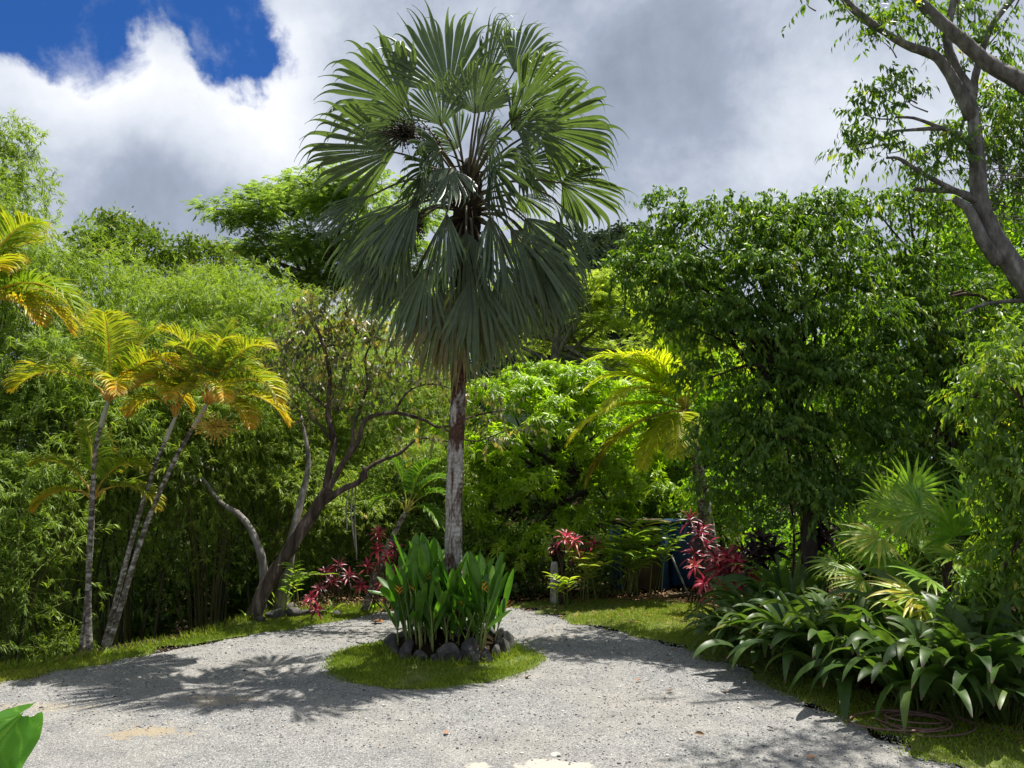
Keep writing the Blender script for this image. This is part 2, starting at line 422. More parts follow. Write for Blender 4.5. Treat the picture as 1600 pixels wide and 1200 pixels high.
# gravel: every stone its own shade, dusty patches, a little relief
def gravel_material():
    m, N, L = newmat('gravel')
    tcn = N.new('ShaderNodeTexCoord')
    def vor(scale, feat='F1'):
        v = N.new('ShaderNodeTexVoronoi'); v.inputs['Scale'].default_value = scale; v.feature = feat
        L.new(tcn.outputs['Object'], v.inputs['Vector']); return v
    def nz(scale, det, rough=.55):
        n = N.new('ShaderNodeTexNoise'); n.inputs['Scale'].default_value = scale; n.inputs['Detail'].default_value = det; n.inputs['Roughness'].default_value = rough
        L.new(tcn.outputs['Object'], n.inputs['Vector']); return n.outputs['Fac']
    def mth(op, a, b=None, clamp=False):
        n = N.new('ShaderNodeMath'); n.operation = op; n.use_clamp = clamp
        for k, x in enumerate((a, b)):
            if x is None: continue
            if isinstance(x, (int, float)): n.inputs[k].default_value = x
            else: L.new(x, n.inputs[k])
        return n.outputs[0]
    def mixc(f, a, b):
        n = N.new('ShaderNodeMix'); n.data_type = 'RGBA'
        L.new(f, n.inputs['Factor'])
        for k, x in ((6, a), (7, b)):
            if isinstance(x, tuple): n.inputs[k].default_value = (*x, 1)
            else: L.new(x, n.inputs[k])
        return n.outputs[2]
    v1 = vor(86); v2 = vor(20)
    sp = N.new('ShaderNodeSeparateColor'); L.new(v1.outputs['Color'], sp.inputs[0])
    rp = ramp_node(N, [(0.0, (0.07, 0.072, 0.075)), (0.15, (0.17, 0.173, 0.175)), (0.6, (0.245, 0.245, 0.237)), (0.88, (0.335, 0.325, 0.31)), (1.0, (0.54, 0.52, 0.48))])
    L.new(sp.outputs[0], rp.inputs[0])
    sp2 = N.new('ShaderNodeSeparateColor'); L.new(v2.outputs['Color'], sp2.inputs[0])
    big = mth('GREATER_THAN', sp2.outputs[1], 0.86)
    near = mth('LESS_THAN', v2.outputs['Distance'], 0.30)
    col = mixc(mth('MULTIPLY', big, near), rp.outputs[0], mixc(sp2.outputs[2], (0.07, 0.075, 0.085), (0.34, 0.32, 0.29)))
    broad = nz(0.55, 5)
    mr = N.new('ShaderNodeMapRange'); mr.inputs['From Min'].default_value = .42; mr.inputs['From Max'].default_value = .68
    L.new(broad, mr.inputs['Value'])
    col = mixc(mth('MULTIPLY', mr.outputs[0], 0.40), col, (0.33, 0.30, 0.25))
    # wheel-worn tone, across the whole drive
    nb = nz(2.2, 6, .65)
    mr2 = N.new('ShaderNodeMapRange'); mr2.inputs['From Min'].default_value = .3; mr2.inputs['From Max'].default_value = .7
    mr2.inputs['To Min'].default_value = .80; mr2.inputs['To Max'].default_value = 1.16; L.new(nb, mr2.inputs['Value'])
    sc = N.new('ShaderNodeVectorMath'); sc.operation = 'SCALE'; L.new(col, sc.inputs[0]); L.new(mr2.outputs[0], sc.inputs['Scale']); col = sc.outputs[0]
    # bare sandy spots and old cement spills
    sx = N.new('ShaderNodeSeparateXYZ'); L.new(tcn.outputs['Object'], sx.inputs[0])
    ed = nz(3.2, 8, .65); ed2 = nz(11.0, 6, .65)
    def spot(c, rx, ry, colr, amt, k=1.2):
        dx = mth('DIVIDE', mth('SUBTRACT', sx.outputs[0], float(c[0])), rx); dy = mth('DIVIDE', mth('SUBTRACT', sx.outputs[1], float(c[1])), ry)
        q = mth('SQRT', mth('ADD', mth('MULTIPLY', dx, dx), mth('MULTIPLY', dy, dy)))
        q = mth('ADD', q, mth('MULTIPLY', mth('SUBTRACT', ed, .5), 3.0 * k)); q = mth('ADD', q, mth('MULTIPLY', mth('SUBTRACT', ed2, .5), 1.6 * k))
        f = N.new('ShaderNodeMapRange'); f.interpolation_type = 'SMOOTHSTEP'
        f.inputs['From Min'].default_value = 1.15; f.inputs['From Max'].default_value = .75; L.new(q, f.inputs['Value'])
        return mixc(mth('MULTIPLY', f.outputs[0], amt), col, colr)
    col = spot(G(228, 1143), .42, .22, (0.36, 0.29, 0.185), .7)
    col = spot(G(345, 1094), .5, .22, (0.31, 0.255, 0.18), .55)
    col = spot(G(60, 1105), .7, .18, (0.36, 0.30, 0.2), .4)
    col = spot(G(868, 1196), .36, .16, (0.50, 0.46, 0.39), .9, .9)
    col = spot(G(745, 1196), .14, .10, (0.48, 0.45, 0.38), .85, .9)
    col = spot(G(868, 1178), .05, .06, (0.60, 0.55, 0.45), .8, .3)
    pb = N.new('ShaderNodeBsdfPrincipled'); L.new(col, pb.inputs['Base Color']); pb.inputs['Roughness'].default_value = .9; pb.inputs['Specular IOR Level'].default_value = .2
    hgt = mth('ADD', mth('MULTIPLY', v1.outputs['Distance'], -1.0), mth('MULTIPLY', nb, .6))
    bp = N.new('ShaderNodeBump'); bp.inputs['Strength'].default_value = .75; bp.inputs['Distance'].default_value = .02
    L.new(hgt, bp.inputs['Height']); L.new(bp.outputs[0], pb.inputs['Normal'])
    o = N.new('ShaderNodeOutputMaterial'); L.new(pb.outputs[0], o.inputs['Surface'])
    return m
flat('gravel_driveway', drive, 0.0, gravel_material())

M_turf = solid_mat('turf', [(0.3, (0.055, 0.075, 0.016)), (0.5, (0.095, 0.125, 0.026)), (0.68, (0.17, 0.17, 0.055))], 4.0, .95, .5, detail=10)
lv = np.vstack([jag(left_in, .13, 5), left_out[::-1]])
rv = np.vstack([jag(right_in, .13, 6), right_out[::-1]])
flat('grass_verge', lv, 0.008, M_turf)
flat('lawn', rv, 0.008, M_turf)
IC = np.array([P(676, 1030, 12.5)[0], 12.45])            # middle of the round island
th = np.linspace(0, 2 * math.pi, 90, endpoint=False)
IR = 1.62 + .05 * np.sin(3 * th + 1) + .03 * np.sin(7 * th)
isl = IC + np.stack([np.cos(th) * IR, np.sin(th) * IR * .98], -1)
flat('island_turf', jag(isl, .04, 8), 0.008, M_turf)

def inpoly(p, poly):
    x, y = p[:, 0], p[:, 1]; c = np.zeros(len(p), bool); k = len(poly)
    for a in range(k):
        x1, y1 = poly[a]; x2, y2 = poly[a - 1]
        hit = ((y1 > y) != (y2 > y)) & (x < (x2 - x1) * (y - y1) / (y2 - y1 + 1e-12) + x1)
        c ^= hit
    return c
def scatter_in(poly, n, r, grow=0.0):
    lo, hi = poly.min(0) - grow, poly.max(0) + grow
    out = []
    k = 0
    while k < n:
        p = lo + r.random((n * 3, 2)) * (hi - lo)
        p = p[inpoly(p, poly)]
        out.append(p); k += len(p)
    return np.concatenate(out)[:n]
def patch(p, sc, seed):                            # cheap smooth noise in the plane
    r = R(seed); v = np.zeros(len(p))
    for _ in range(7):
        k = r.normal(size=2) * sc; v += np.sin(p @ k + r.uniform(0, 6.28))
    return v / 2.6
M_grass = leaf_mat('grass', [(0.0, (0.111, 0.171, 0.019)), (0.5, (0.208, 0.287, 0.026)), (0.85, (0.351, 0.354, 0.054)), (1.0, (0.494, 0.390, 0.144))], 1.2, .35, .55, .25)
mb = MB(); r = R(11)
for poly, n, hgt, sd in ((lv, 30000, .05, 1), (rv[:, :], 52000, .05, 2), (isl, 34000, .055, 3)):
    p = scatter_in(poly, n, r); p = p + r.normal(size=p.shape) * .085
    keep = patch(p, 2.2, sd) + r.normal(size=n) * .6 > -.75
    p = p[keep]; m_ = len(p)
    d = nrm(np.stack([r.normal(size=m_) * .55, r.normal(size=m_) * .55, np.ones(m_)], -1))
    tn = np.clip(.38 + .2 * patch(p, 1.3, sd + 9) + r.normal(size=m_) * .16, 0, 1)
    leafs(mb, np.column_stack([p, np.full(m_, .004)]), d, runit(r, m_), hgt * r.uniform(.5, 1.35, m_), .011, tn, .1, .25)
# ragged tufts on the outer edge of the left verge
p = left_out[r.integers(0, len(left_out), 2600)] + r.normal(size=(2600, 2)) * .10
d = nrm(np.stack([r.normal(size=2600) * .5, r.normal(size=2600) * .5, np.ones(2600)], -1))
leafs(mb, np.column_stack([p, np.zeros(2600)]), d, runit(r, 2600), r.uniform(.05, .20, 2600), .016, np.clip(.45 + r.normal(size=2600) * .2, 0, 1), .1, .3)
# rank tufts crowding the stones of the island
nb = 1500; a = r.uniform(0, 6.283, nb); q = 1.0 + np.abs(r.normal(size=nb)) * .14
p = np.stack([P(701, 1000, 13.1)[0] + np.cos(a) * q, 13.14 + np.sin(a) * q], -1); p = p[patch(p, 6, 77) > -.2]; nb = len(p)
d = nrm(np.stack([r.normal(size=nb) * .5, r.normal(size=nb) * .5, np.ones(nb)], -1))
leafs(mb, np.column_stack([p, np.zeros(nb)]), d, runit(r, nb), r.uniform(.06, .20, nb), .014, np.clip(.35 + r.normal(size=nb) * .2, 0, 1), .1, .35)
struct('grass', mb, M_grass, kind='stuff')

# loose stones along and on the drive
M_peb = solid_mat('loose_gravel', [(0.3, (0.10, 0.105, 0.115)), (0.5, (0.26, 0.26, 0.255)), (0.7, (0.46, 0.44, 0.41))], 9.0, .9, .2)
mb = MB(); r = R(12)
base = MB(); ico(base, (0, 0, 0), 1.0, 1, 5, sub=1); bv = base.v[0]; bf = base.t3[0]
p = scatter_in(drive[:-4], 9000, r); p = p[(p[:, 1] > 6)]
e1 = right_in[r.integers(0, len(right_in), 1800)] + r.normal(size=(1800, 2)) * .16
e2 = left_in[r.integers(0, len(left_in), 1000)] + r.normal(size=(1000, 2)) * .14
p = np.vstack([p, e1, e2]); p = p[np.hypot(*(p - IC).T) > 1.55]
k = len(p); s = r.uniform(.006, .014, k) * np.where(r.random(k) < .05, 1.9, 1)
a = r.uniform(0, 6.28, k)
v = bv[None] * (s[:, None, None] * np.stack([r.uniform(.7, 1.3, k), r.uniform(.7, 1.3, k), r.uniform(.5, .8, k)], -1)[:, None, :])
v = np.stack([v[..., 0] * np.cos(a)[:, None] - v[..., 1] * np.sin(a)[:, None], v[..., 0] * np.sin(a)[:, None] + v[..., 1] * np.cos(a)[:, None], v[..., 2]], -1)
v = v + np.column_stack([p, s * .3])[:, None, :]
f = (bf[None] + (np.arange(k) * len(bv))[:, None, None]).reshape(-1, 3)
mb.add(v.reshape(-1, 3), None, f, np.repeat(r.random(k), len(bv)))
def tint_mat(name, stops, rough=.9, spec=.2):
    m, N, L = newmat(name)
    at = N.new('ShaderNodeAttribute'); at.attribute_name = 'tint'
    rp = ramp_node(N, stops); L.new(at.outputs['Fac'], rp.inputs[0])
    pb = N.new('ShaderNodeBsdfPrincipled'); L.new(rp.outputs[0], pb.inputs['Base Color']); pb.inputs['Roughness'].default_value = rough; pb.inputs['Specular IOR Level'].default_value = spec
    o = N.new('ShaderNodeOutputMaterial'); L.new(pb.outputs[0], o.inputs['Surface']); return m
M_peb = tint_mat('loose_stone', [(0, (.055, .06, .07)), (.4, (.19, .19, .2)), (.8, (.36, .35, .33)), (1, (.6, .58, .53))])
struct('loose_gravel', mb, M_peb, smooth=False, kind='stuff')

# dead leaves on the soil of the beds
M_lit = tint_mat('dead_leaf', [(0, (.06, .035, .018)), (.5, (.15, .09, .045)), (.85, (.27, .17, .08)), (1, (.36, .15, .06))], .8)
mb = MB(); r = R(13)
k = 9000
p = np.column_stack([r.uniform(-5, 9.5, k), r.uniform(15.2, 22, k)])
p2 = right_out[r.integers(5, len(right_out), 4000)] + r.normal(size=(4000, 2)) * np.array([.5, .35]) + np.array([.3, .1])
p = np.vstack([p, p2]); p = p[~inpoly(p, drive)]
p3 = scatter_in(drive[:-4], 420, r); p3 = p3[np.hypot(*(p3 - IC).T) > 1.6]; n3 = len(p3); p = np.vstack([p, p3]); k = len(p)
d = nrm(np.stack([r.normal(size=k), r.normal(size=k), r.normal(size=k) * .22], -1))
leafs(mb, np.column_stack([p, np.maximum(gnd(*p.T), -.02) + .028]), d, UP + .3 * runit(r, k), np.where(np.arange(k) >= k - n3, r.uniform(.02, .05, k), r.uniform(.05, .14, k)), np.where(np.arange(k) >= k - n3, .016, r.uniform(.02, .05, k)), r.random(k), -.3, .25)
struct('leaf_litter', mb, M_lit, kind='stuff')
# ------------------------------------------------------------------ plant builders
def perp(n, a):
    a = nrm(a); n = np.asarray(n, float); return nrm(n - a * (n @ a))

def fan_blade(mb, hast, axis, nvec, Rad, spread, nseg, d_in, d_tip, tint, seed, S=12, fused=.5, dst=.6, fold=.4, tvar=.07, cup=0.0, wscale=1.0, tippow=1.3, thread=False):
    r = R(seed)
    a = nrm(axis); n = perp(nvec, a); s = np.cross(a, n)
    th = np.linspace(-spread, spread, nseg) + r.normal(size=nseg) * spread / nseg * .25
    d = np.cos(th)[:, None] * a + np.sin(th)[:, None] * s + (cup * np.abs(np.sin(th)) ** 2)[:, None] * n
    L = Rad * (.74 + .26 * np.cos(th / max(spread, 1e-3) * math.pi / 2)) * (1 + .05 * r.normal(size=nseg))
    W = 2 * Rad * math.tan(spread / nseg) * wscale * 1.06
    def prof(t):
        if t < fused: return t + .01
        if not thread: return max(.012, fused * ((1 - t) / (1 - fused)) ** .85)
        return fused * (1 - .74 * (t - fused) / (.86 - fused)) if t < .86 else fused * .26 * max(.4, (1 - t) / .14)
    g = np.clip(1 + .3 * r.normal(size=nseg), .3, 2)
    gf = lambda t: d_in + d_tip * max(0, (t - dst) / (1 - dst)) ** tippow
    blades(mb, hast + d * .01, d, np.tile(n, (nseg, 1)), L, W, g, S, prof, fold, np.clip(tint + tvar * r.normal(size=nseg), 0, .9), gf, push=None if not thread else -.55 * n + .25 * r.normal(size=(nseg, 3)))

def pinnate(mb, base, d0, L, nl, ll, droop, seed, tint=(.2, .5), vup=.25, ldroop=.9, S=18, lw=.035, fwd=.55, rr=.012, n0=None, tipend=0.0, hang=0.0):
    """feather frond: an arching midrib with leaflets down both sides; tint runs from base to tip"""
    r = R(seed)
    p = np.array(base, float); d = nrm(d0)
    pts = [p.copy()]; ds = [d.copy()]
    for k in range(S):
        p = p + d * L / S; d = nrm(d - UP * droop / S * (.4 + 1.3 * k / S)); pts.append(p.copy()); ds.append(d.copy())
    pts = np.array(pts); ds = np.array(ds)
    tube(mb, pts, np.linspace(rr, rr * .25, S + 1), 5, np.full(5 * (S + 1) + 2, .97))
    t = np.linspace(.16, 1, nl); x = t * S; i0 = np.minimum(x.astype(int), S - 1); fr = (x - i0)[:, None]
    pp = pts[i0] * (1 - fr) + pts[i0 + 1] * fr; dd = nrm(ds[i0] * (1 - fr) + ds[i0 + 1] * fr)
    ref = UP if n0 is None else np.asarray(n0, float)
    sd = nrm(np.cross(dd, ref + 1e-3 * np.array([1, 0.3, 0])) ); nn = np.cross(sd, dd)
    prof = ll * np.clip(np.sin(np.pi * (t * .86 + .12)) ** .6, .25, 1)
    for sg in (-1, 1):
        f = (fwd + .35 * t)[:, None]
        dl = sg * sd * (1 - .35 * f) + dd * f + nn * vup - UP * hang + r.normal(size=(nl, 3)) * .07
        tn = np.clip(tint[0] + (tint[1] - tint[0]) * t + .10 * r.normal(size=nl), 0, .92)
        blades(mb, pp, dl, nn + .1 * r.normal(size=(nl, 3)), prof * (1 + .06 * r.normal(size=nl)), lw, ldroop * np.clip(1 + .35 * r.normal(size=nl), .2, 2), 4, 'lance', .3, tn, lambda u: .3 + 1.4 * u)

def crown_pts(lobes, seed, dens, shell=(.55, 1.0)):
    """clump centres spread through a cloud of small lobes; returns points, outward directions, lobe centres"""
    r = R(seed); out = []; o = []; cc = []
    for c, rad in lobes:
        rad = np.broadcast_to(np.asarray(rad, float), (3,))
        n = max(4, int(dens * (rad[0] * rad[1] + rad[1] * rad[2] + rad[0] * rad[2]) / 3 * 12.6))
        u = runit(r, n)
        u[:, 2] = np.where((u[:, 2] < -.3) & (r.random(n) < .5), -u[:, 2], u[:, 2])
        f = r.uniform(*shell, n) ** .7
        out.append(c + u * rad * f[:, None]); o.append(u); cc.append(np.tile(c, (n, 1)))
    return np.concatenate(out), np.concatenate(o), np.concatenate(cc)
def sublobes(c, rad, n, rs, seed, zmin=-.6, flat=.75):
    """small lobes over the surface of a big crown, uneven in size"""
    r = R(seed); c = np.asarray(c, float); rad = np.asarray(rad, float); L = []
    ga = math.pi * (3 - math.sqrt(5))
    for k in range(n):
        z = 1 - (1 - zmin) * (k + .5) / n
        a = k * ga + r.normal() * .3; h = math.sqrt(max(0, 1 - z * z))
        u = np.array([h * math.cos(a), h * math.sin(a), z])
        q = rs * r.uniform(.7, 1.35)
        L.append((c + u * rad * r.uniform(.62, .95), np.array([q, q, q * flat])))
    return L

def clumps(mb, style, p, o, r, k, L, W, tint, tv=.14):
    """leaves of one habit at every clump point"""
    m = len(p)
    tb = np.clip(tint + tv * r.normal(size=m), 0, 1)
    P_ = np.repeat(p, k, 0); O_ = np.repeat(o, k, 0); T_ = np.clip(np.repeat(tb, k) + .09 * r.normal(size=m * k), 0, 1); M = m * k
    rn = r.normal(size=(M, 3))
    j = np.tile(np.arange(k), m)
    LL = L * r.uniform(.7, 1.25, M); WW = W * r.uniform(.8, 1.2, M)
    if style == 'droop':                     # leaves hanging from short twigs
        tw = nrm(np.repeat(nrm(o * .7 + .6 * runit(r, m) + UP * .1), k, 0))
        t = (j + .5) / k
        base = P_ + tw * (t * L * 3.2)[:, None] - UP * (t * t * L * 1.2)[:, None]
        d = tw * .35 + rn * .32 - UP * .75
        leafs(mb, base, d, O_ + .5 * UP + .5 * rn[:, ::-1], LL, WW, T_, .18, .12)
    elif style == 'whorl':                   # rosettes of long leaves at the twig ends
        a = np.repeat(nrm(o * .8 + UP * .45 + .4 * runit(r, m)), k, 0)
        q = nrm(np.cross(a, rn)); el = r.uniform(-.25, .75, M)
        d = q + a * el[:, None]
        blades(mb, P_ + a * .02, d, a, LL, WW, 1.1 * r.uniform(.5, 1.5, M), 3, 'lance', .25, T_)
    elif style == 'bamboo':                  # fans of narrow leaves
        a = nrm(o * .55 + .7 * runit(r, m) - UP * .15); a2 = np.repeat(a, k, 0)
        d = a2 + rn * .48 - UP * .22
        leafs(mb, P_ + a2 * ((j / k - .5) * L * 1.3)[:, None], d, UP + .5 * rn[:, ::-1], LL, WW, T_, .1, .22)
    elif style == 'feather':                 # small flat sprays of fine leaflets
        a = nrm(o * np.array([1, 1, .35]) + .55 * runit(r, m) * np.array([1, 1, .4]) - UP * .12); n_ = nrm(UP + .35 * runit(r, m))
        s = np.cross(a, n_)
        sg = np.where(j % 2 == 0, 1, -1); t = (j // 2 + .5) / (k / 2)
        a2 = np.repeat(a, k, 0); s2 = np.repeat(s, k, 0); n2 = np.repeat(n_, k, 0)
        base = P_ + a2 * (t * L * 2.2)[:, None] - UP * (t * t * L * .5)[:, None]
        d = s2 * sg[:, None] + a2 * .45 - UP * .15 + .1 * rn
        leafs(mb, base, d, n2, LL * np.clip(np.sin(np.pi * (.12 + .8 * t)), .3, 1), WW, T_, .05, .2)
    else:                                    # broad leaves at all angles
        d = O_ * .5 + rn * .75 - UP * .15
        leafs(mb, P_ + rn[:, [2, 0, 1]] * L * .9, d, UP * .8 + O_ * .4 + .6 * rn[:, [1, 2, 0]], LL, WW, T_, .15, .15)

def expand(lobes, n, s, seed, flat=.8):
    """break every lobe into several uneven smaller ones"""
    r = R(seed); out = []
    for c, rad in lobes:
        rad = np.broadcast_to(np.asarray(rad, float), (3,))
        for u in runit(r, n):
            if u[2] < -.5: u[2] *= -.5
            q = rad * s * r.uniform(.6, 1.4) * np.array([1, 1, flat])
            out.append((c + u * rad * r.uniform(.35, 1.0), q))
    return out
def branches(mb, start, lobes, r, r0, r1=.012, bow=.15, sides=6, tint=.5):
    for c, rad in lobes:
        s = start[r.integers(0, len(start))] if start.ndim == 2 else start
        mid = (s + c) / 2 + r.normal(size=3) * bow * np.linalg.norm(c - s) * .5 + UP * .08 * np.linalg.norm(c - s)
        tube(mb, curve([s, mid, c], 9), np.linspace(r0, r1, 9), sides, tint, False)
def twigs(mb, p, c, r, frac, rad=.008):
    idx = np.nonzero(r.random(len(p)) < frac)[0]
    for i in idx:
        tube(mb, np.array([c[i], (c[i] + p[i]) / 2 + r.normal(size=3) * .06, p[i]]), [rad * 1.5, rad, rad * .5], 3, .5, False)

def tree(name, label, cat, base, trunk, trad, lobes, style, mleaf, mbark, seed, dens, k, L, W, tint=.4, tv=.14, limb=.07, frac=.1, shell=(.55, 1.0), group=None, extra=None, ex=0, exs=.5):
    """trunk with limbs, and a crown of leaf clumps on a cloud of lobes"""
    r = R(seed)
    root = thing(name, label, cat, base, group)
    tb = MB()
    path = curve(np.asarray(trunk, float), 22)
    tube(tb, path, np.interp(np.linspace(0, 1, 22), np.linspace(0, 1, len(trad)), trad), 10, .5, True, .05, seed)
    starts = path[-9:]
    branches(tb, starts, lobes, r, limb, .015)
    if ex: lobes = expand(lobes, ex, exs, seed + 5)
    p, o, c = crown_pts(lobes, seed + 1, dens, shell)
    twigs(tb, p, c, r, frac)
    cb = MB(); clumps(cb, style, p, o, r, k, L, W, tint, tv)
    if extra: extra(cb, tb, r)
    part('trunk', tb, mbark, root)
    part('crown', cb, mleaf, root)
    return root

def bamboo(label, base, n, hgt, spread, seed, mleaf, mculm, k=9, per=70, L=.17, W=.022, tint=.4, lean=(0, 0), zlow=.12, fullness=1.0, rad=.035, mass=None, mdens=12):
    """clump of arching culms with sprays of narrow leaves along them"""
    r = R(seed)
    root = thing('bamboo_clump', label, 'bamboo', base, 'bamboo clumps on the left bank')
    fb = MB(); PP = []; OO = []
    for i in range(n):
        a = r.uniform(0, 6.283); q = r.uniform(0, .5)
        b = np.array(base) + np.array([math.cos(a) * q, math.sin(a) * q, -.1])
        h = hgt * r.uniform(.72, 1.05); out = spread * r.uniform(.4, 1.1)
        dirv = np.array([math.cos(a), math.sin(a), 0])
        t = np.linspace(0, 1, 16)[:, None]
        path = b + UP * (h * (t - .22 * t ** 4)) + dirv * out * t ** 2.4 + np.array([lean[0], lean[1], 0]) * t ** 1.8
        cb = MB(); tube(cb, path, np.linspace(rad, .008, 16) * r.uniform(.75, 1.15), 6, r.random())
        part('culm', cb, mculm, root)
        tt = zlow + (1 - zlow) * r.random(per) ** .8
        ii = tt * 15; i0 = np.minimum(ii.astype(int), 14); f = (ii - i0)[:, None]
        c = path[i0] * (1 - f) + path[i0 + 1] * f
        off = runit(r, per) * (r.random(per) ** .6 * .95 * fullness * (.35 + .9 * np.sin(np.pi * np.clip(tt, .12, .93))))[:, None] 
        PP.append(c + off); OO.append(nrm(off + dirv * .3))
        for z in range(0, per, 5):
            tube(fb, np.array([c[z], c[z] + off[z] * .5 + UP * .06, c[z] + off[z]]), [.006, .005, .003], 3, .8, False)
    if mass:                                             # the leafy body of the clump
        lo = [(np.array([base[0] + lean[0] * .4, base[1] + lean[1] * .4, base[2] + hgt * z_]), np.array([spread * q_, spread * q_, hgt * .13])) for z_, q_ in mass]
        lo = expand(lo, 16, .36, seed + 7, 1.0)
        p_, o_, c_ = crown_pts(lo, seed + 8, mdens, (.3, 1.05)); PP.append(p_); OO.append(o_)
    p = np.concatenate(PP); o = np.concatenate(OO)
    clumps(fb, 'bamboo', p, o, r, k, L, W, tint, .13)
    part('foliage', fb, mleaf, root)
    return root

def rosette(mb, c, axis, n, L, W, seed, tint=.4, droop=.9, prof='lance', lo=-.1, hi=1.3, tv=.12, S=5, fold=.3):
    r = R(seed)
    a = nrm(axis); u = np.linspace(0, 1, n)
    q = np.cross(a, [0.3, 1, 0.2]); q = nrm(q); q2 = np.cross(a, q)
    th = np.arange(n) * 2.39996 + r.normal(size=n) * .2
    rad = np.cos(th)[:, None] * q + np.sin(th)[:, None] * q2
    el = lo + (hi - lo) * u ** 1.2
    d = rad + a * el[:, None]
    blades(mb, c + a * (u * .10 * L)[:, None] * 3, d, np.tile(a, (n, 1)) - rad * .2, L * (1 - .35 * u) * r.uniform(.8, 1.15, n), W * r.uniform(.8, 1.1, n), droop * r.uniform(.5, 1.5, n), S, prof, fold, np.clip(tint + tv * r.normal(size=n), 0, .95))

# ------------------------------------------------------------------ shared materials
def bark(name, dark, mid, pale, scale=5, stretch=(1, 1, .35), bump=.6, w=(.35, .55, .68)):
    return solid_mat(name, [(w[0], dark), (w[1], mid), (w[2], pale)], scale, .9, bump, stretch, 8, .2, .3)
MAT = {}
MAT['bark_brown'] = bark('brown_bark', (.035, .024, .017), (.085, .058, .042), (.18, .14, .11), 6)
MAT['bark_grey'] = bark('grey_bark', (.09, .08, .07), (.20, .185, .165), (.36, .34, .31), 7)
MAT['bark_dark'] = bark('dark_bark', (.02, .016, .012), (.045, .036, .028), (.09, .075, .06), 6)
MAT['bark_red'] = bark('peeling_bark', (.030, .022, .017), (.095, .070, .055), (.25, .205, .175), 9, (1, 1, .12), .9)
MAT['bark_areca'] = bark('ringed_palm_bark', (.05, .042, .03), (.15, .13, .10), (.42, .40, .35), 9, (1, 1, 1.6), .5, (.36, .5, .62))
MAT['culm'] = tint_mat('culm', [(0, (.035, .04, .014)), (.5, (.09, .095, .03)), (1, (.20, .17, .07))], .5, .4)
# ------------------------------------------------------------------ the fan palm in the middle of the turning circle
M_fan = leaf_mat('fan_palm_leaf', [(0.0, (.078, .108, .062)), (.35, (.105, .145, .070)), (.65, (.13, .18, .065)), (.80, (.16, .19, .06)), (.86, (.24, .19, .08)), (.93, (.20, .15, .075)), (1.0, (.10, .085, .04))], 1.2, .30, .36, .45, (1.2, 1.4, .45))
M_fantrunk = None
def fan_trunk_mat():
    m, N, L = newmat('fan_palm_bark')
    tcn = N.new('ShaderNodeTexCoord'); at = N.new('ShaderNodeAttribute'); at.attribute_name = 'along'
    mp = N.new('ShaderNodeMapping'); mp.inputs['Scale'].default_value = (1.6, 1.6, .42); L.new(tcn.outputs['Object'], mp.inputs[0])
    nz = N.new('ShaderNodeTexNoise'); nz.inputs['Scale'].default_value = 4.2; nz.inputs['Detail'].default_value = 10; nz.inputs['Roughness'].default_value = .68; nz.inputs['Distortion'].default_value = .5
    L.new(mp.outputs[0], nz.inputs['Vector'])
    # lichen: heavy low on the trunk, thin higher up
    hb = ramp_node(N, [(0, (.40,) * 3), (.16, (.535,) * 3), (.34, (.56,) * 3), (.385, (.40,) * 3), (.425, (.57,) * 3), (.465, (.47,) * 3), (.50, (.39,) * 3), (1, (.34,) * 3)])
    L.new(at.outputs['Fac'], hb.inputs[0])
    ad = N.new('ShaderNodeMath'); ad.operation = 'ADD'; L.new(nz.outputs['Fac'], ad.inputs[0]); L.new(hb.outputs[0], ad.inputs[1])
    mr = N.new('ShaderNodeMapRange'); mr.inputs['From Min'].default_value = .98; mr.inputs['From Max'].default_value = 1.10; L.new(ad.outputs[0], mr.inputs['Value'])
    n2 = N.new('ShaderNodeTexNoise'); n2.inputs['Scale'].default_value = 22; n2.inputs['Detail'].default_value = 6; L.new(tcn.outputs['Object'], n2.inputs['Vector'])
    br = ramp_node(N, [(.3, (.035, .018, .012)), (.55, (.085, .045, .03)), (.75, (.15, .09, .06))]); L.new(n2.outputs['Fac'], br.inputs[0])
    li = ramp_node(N, [(.3, (.24, .22, .19)), (.6, (.44, .42, .38)), (.8, (.58, .56, .52))]); L.new(n2.outputs['Fac'], li.inputs[0])
    mx = N.new('ShaderNodeMix'); mx.data_type = 'RGBA'; L.new(mr.outputs[0], mx.inputs['Factor']); L.new(br.outputs[0], mx.inputs[6]); L.new(li.outputs[0], mx.inputs[7])
    wv = N.new('ShaderNodeTexWave'); wv.bands_direction = 'Z'; wv.inputs['Scale'].default_value = 3.6; wv.inputs['Distortion'].default_value = 2.5; wv.inputs['Detail'].default_value = 3
    L.new(tcn.outputs['Object'], wv.inputs['Vector'])
    ah = N.new('ShaderNodeMath'); ah.operation = 'ADD'; L.new(wv.outputs['Fac'], ah.inputs[0]); L.new(n2.outputs['Fac'], ah.inputs[1])
    bp = N.new('ShaderNodeBump'); bp.inputs['Strength'].default_value = .35; bp.inputs['Distance'].default_value = .02; L.new(ah.outputs[0], bp.inputs['Height'])
    pb = N.new('ShaderNodeBsdfPrincipled'); pb.inputs['Roughness'].default_value = .9; pb.inputs['Specular IOR Level'].default_value = .2
    L.new(mx.outputs[2], pb.inputs['Base Color']); L.new(bp.outputs[0], pb.inputs['Normal'])
    o = N.new('ShaderNodeOutputMaterial'); L.new(pb.outputs[0], o.inputs['Surface']); return m
PD = 13.0
pb_ = G(707, 1021); PB = np.array([P(707, 1005, PD)[0], PD, 0.0])
palm = thing('fan_palm', 'tall fan palm with round crown of pleated drooping fronds, rooted in the round island', 'palm tree', PB)
mb = MB()
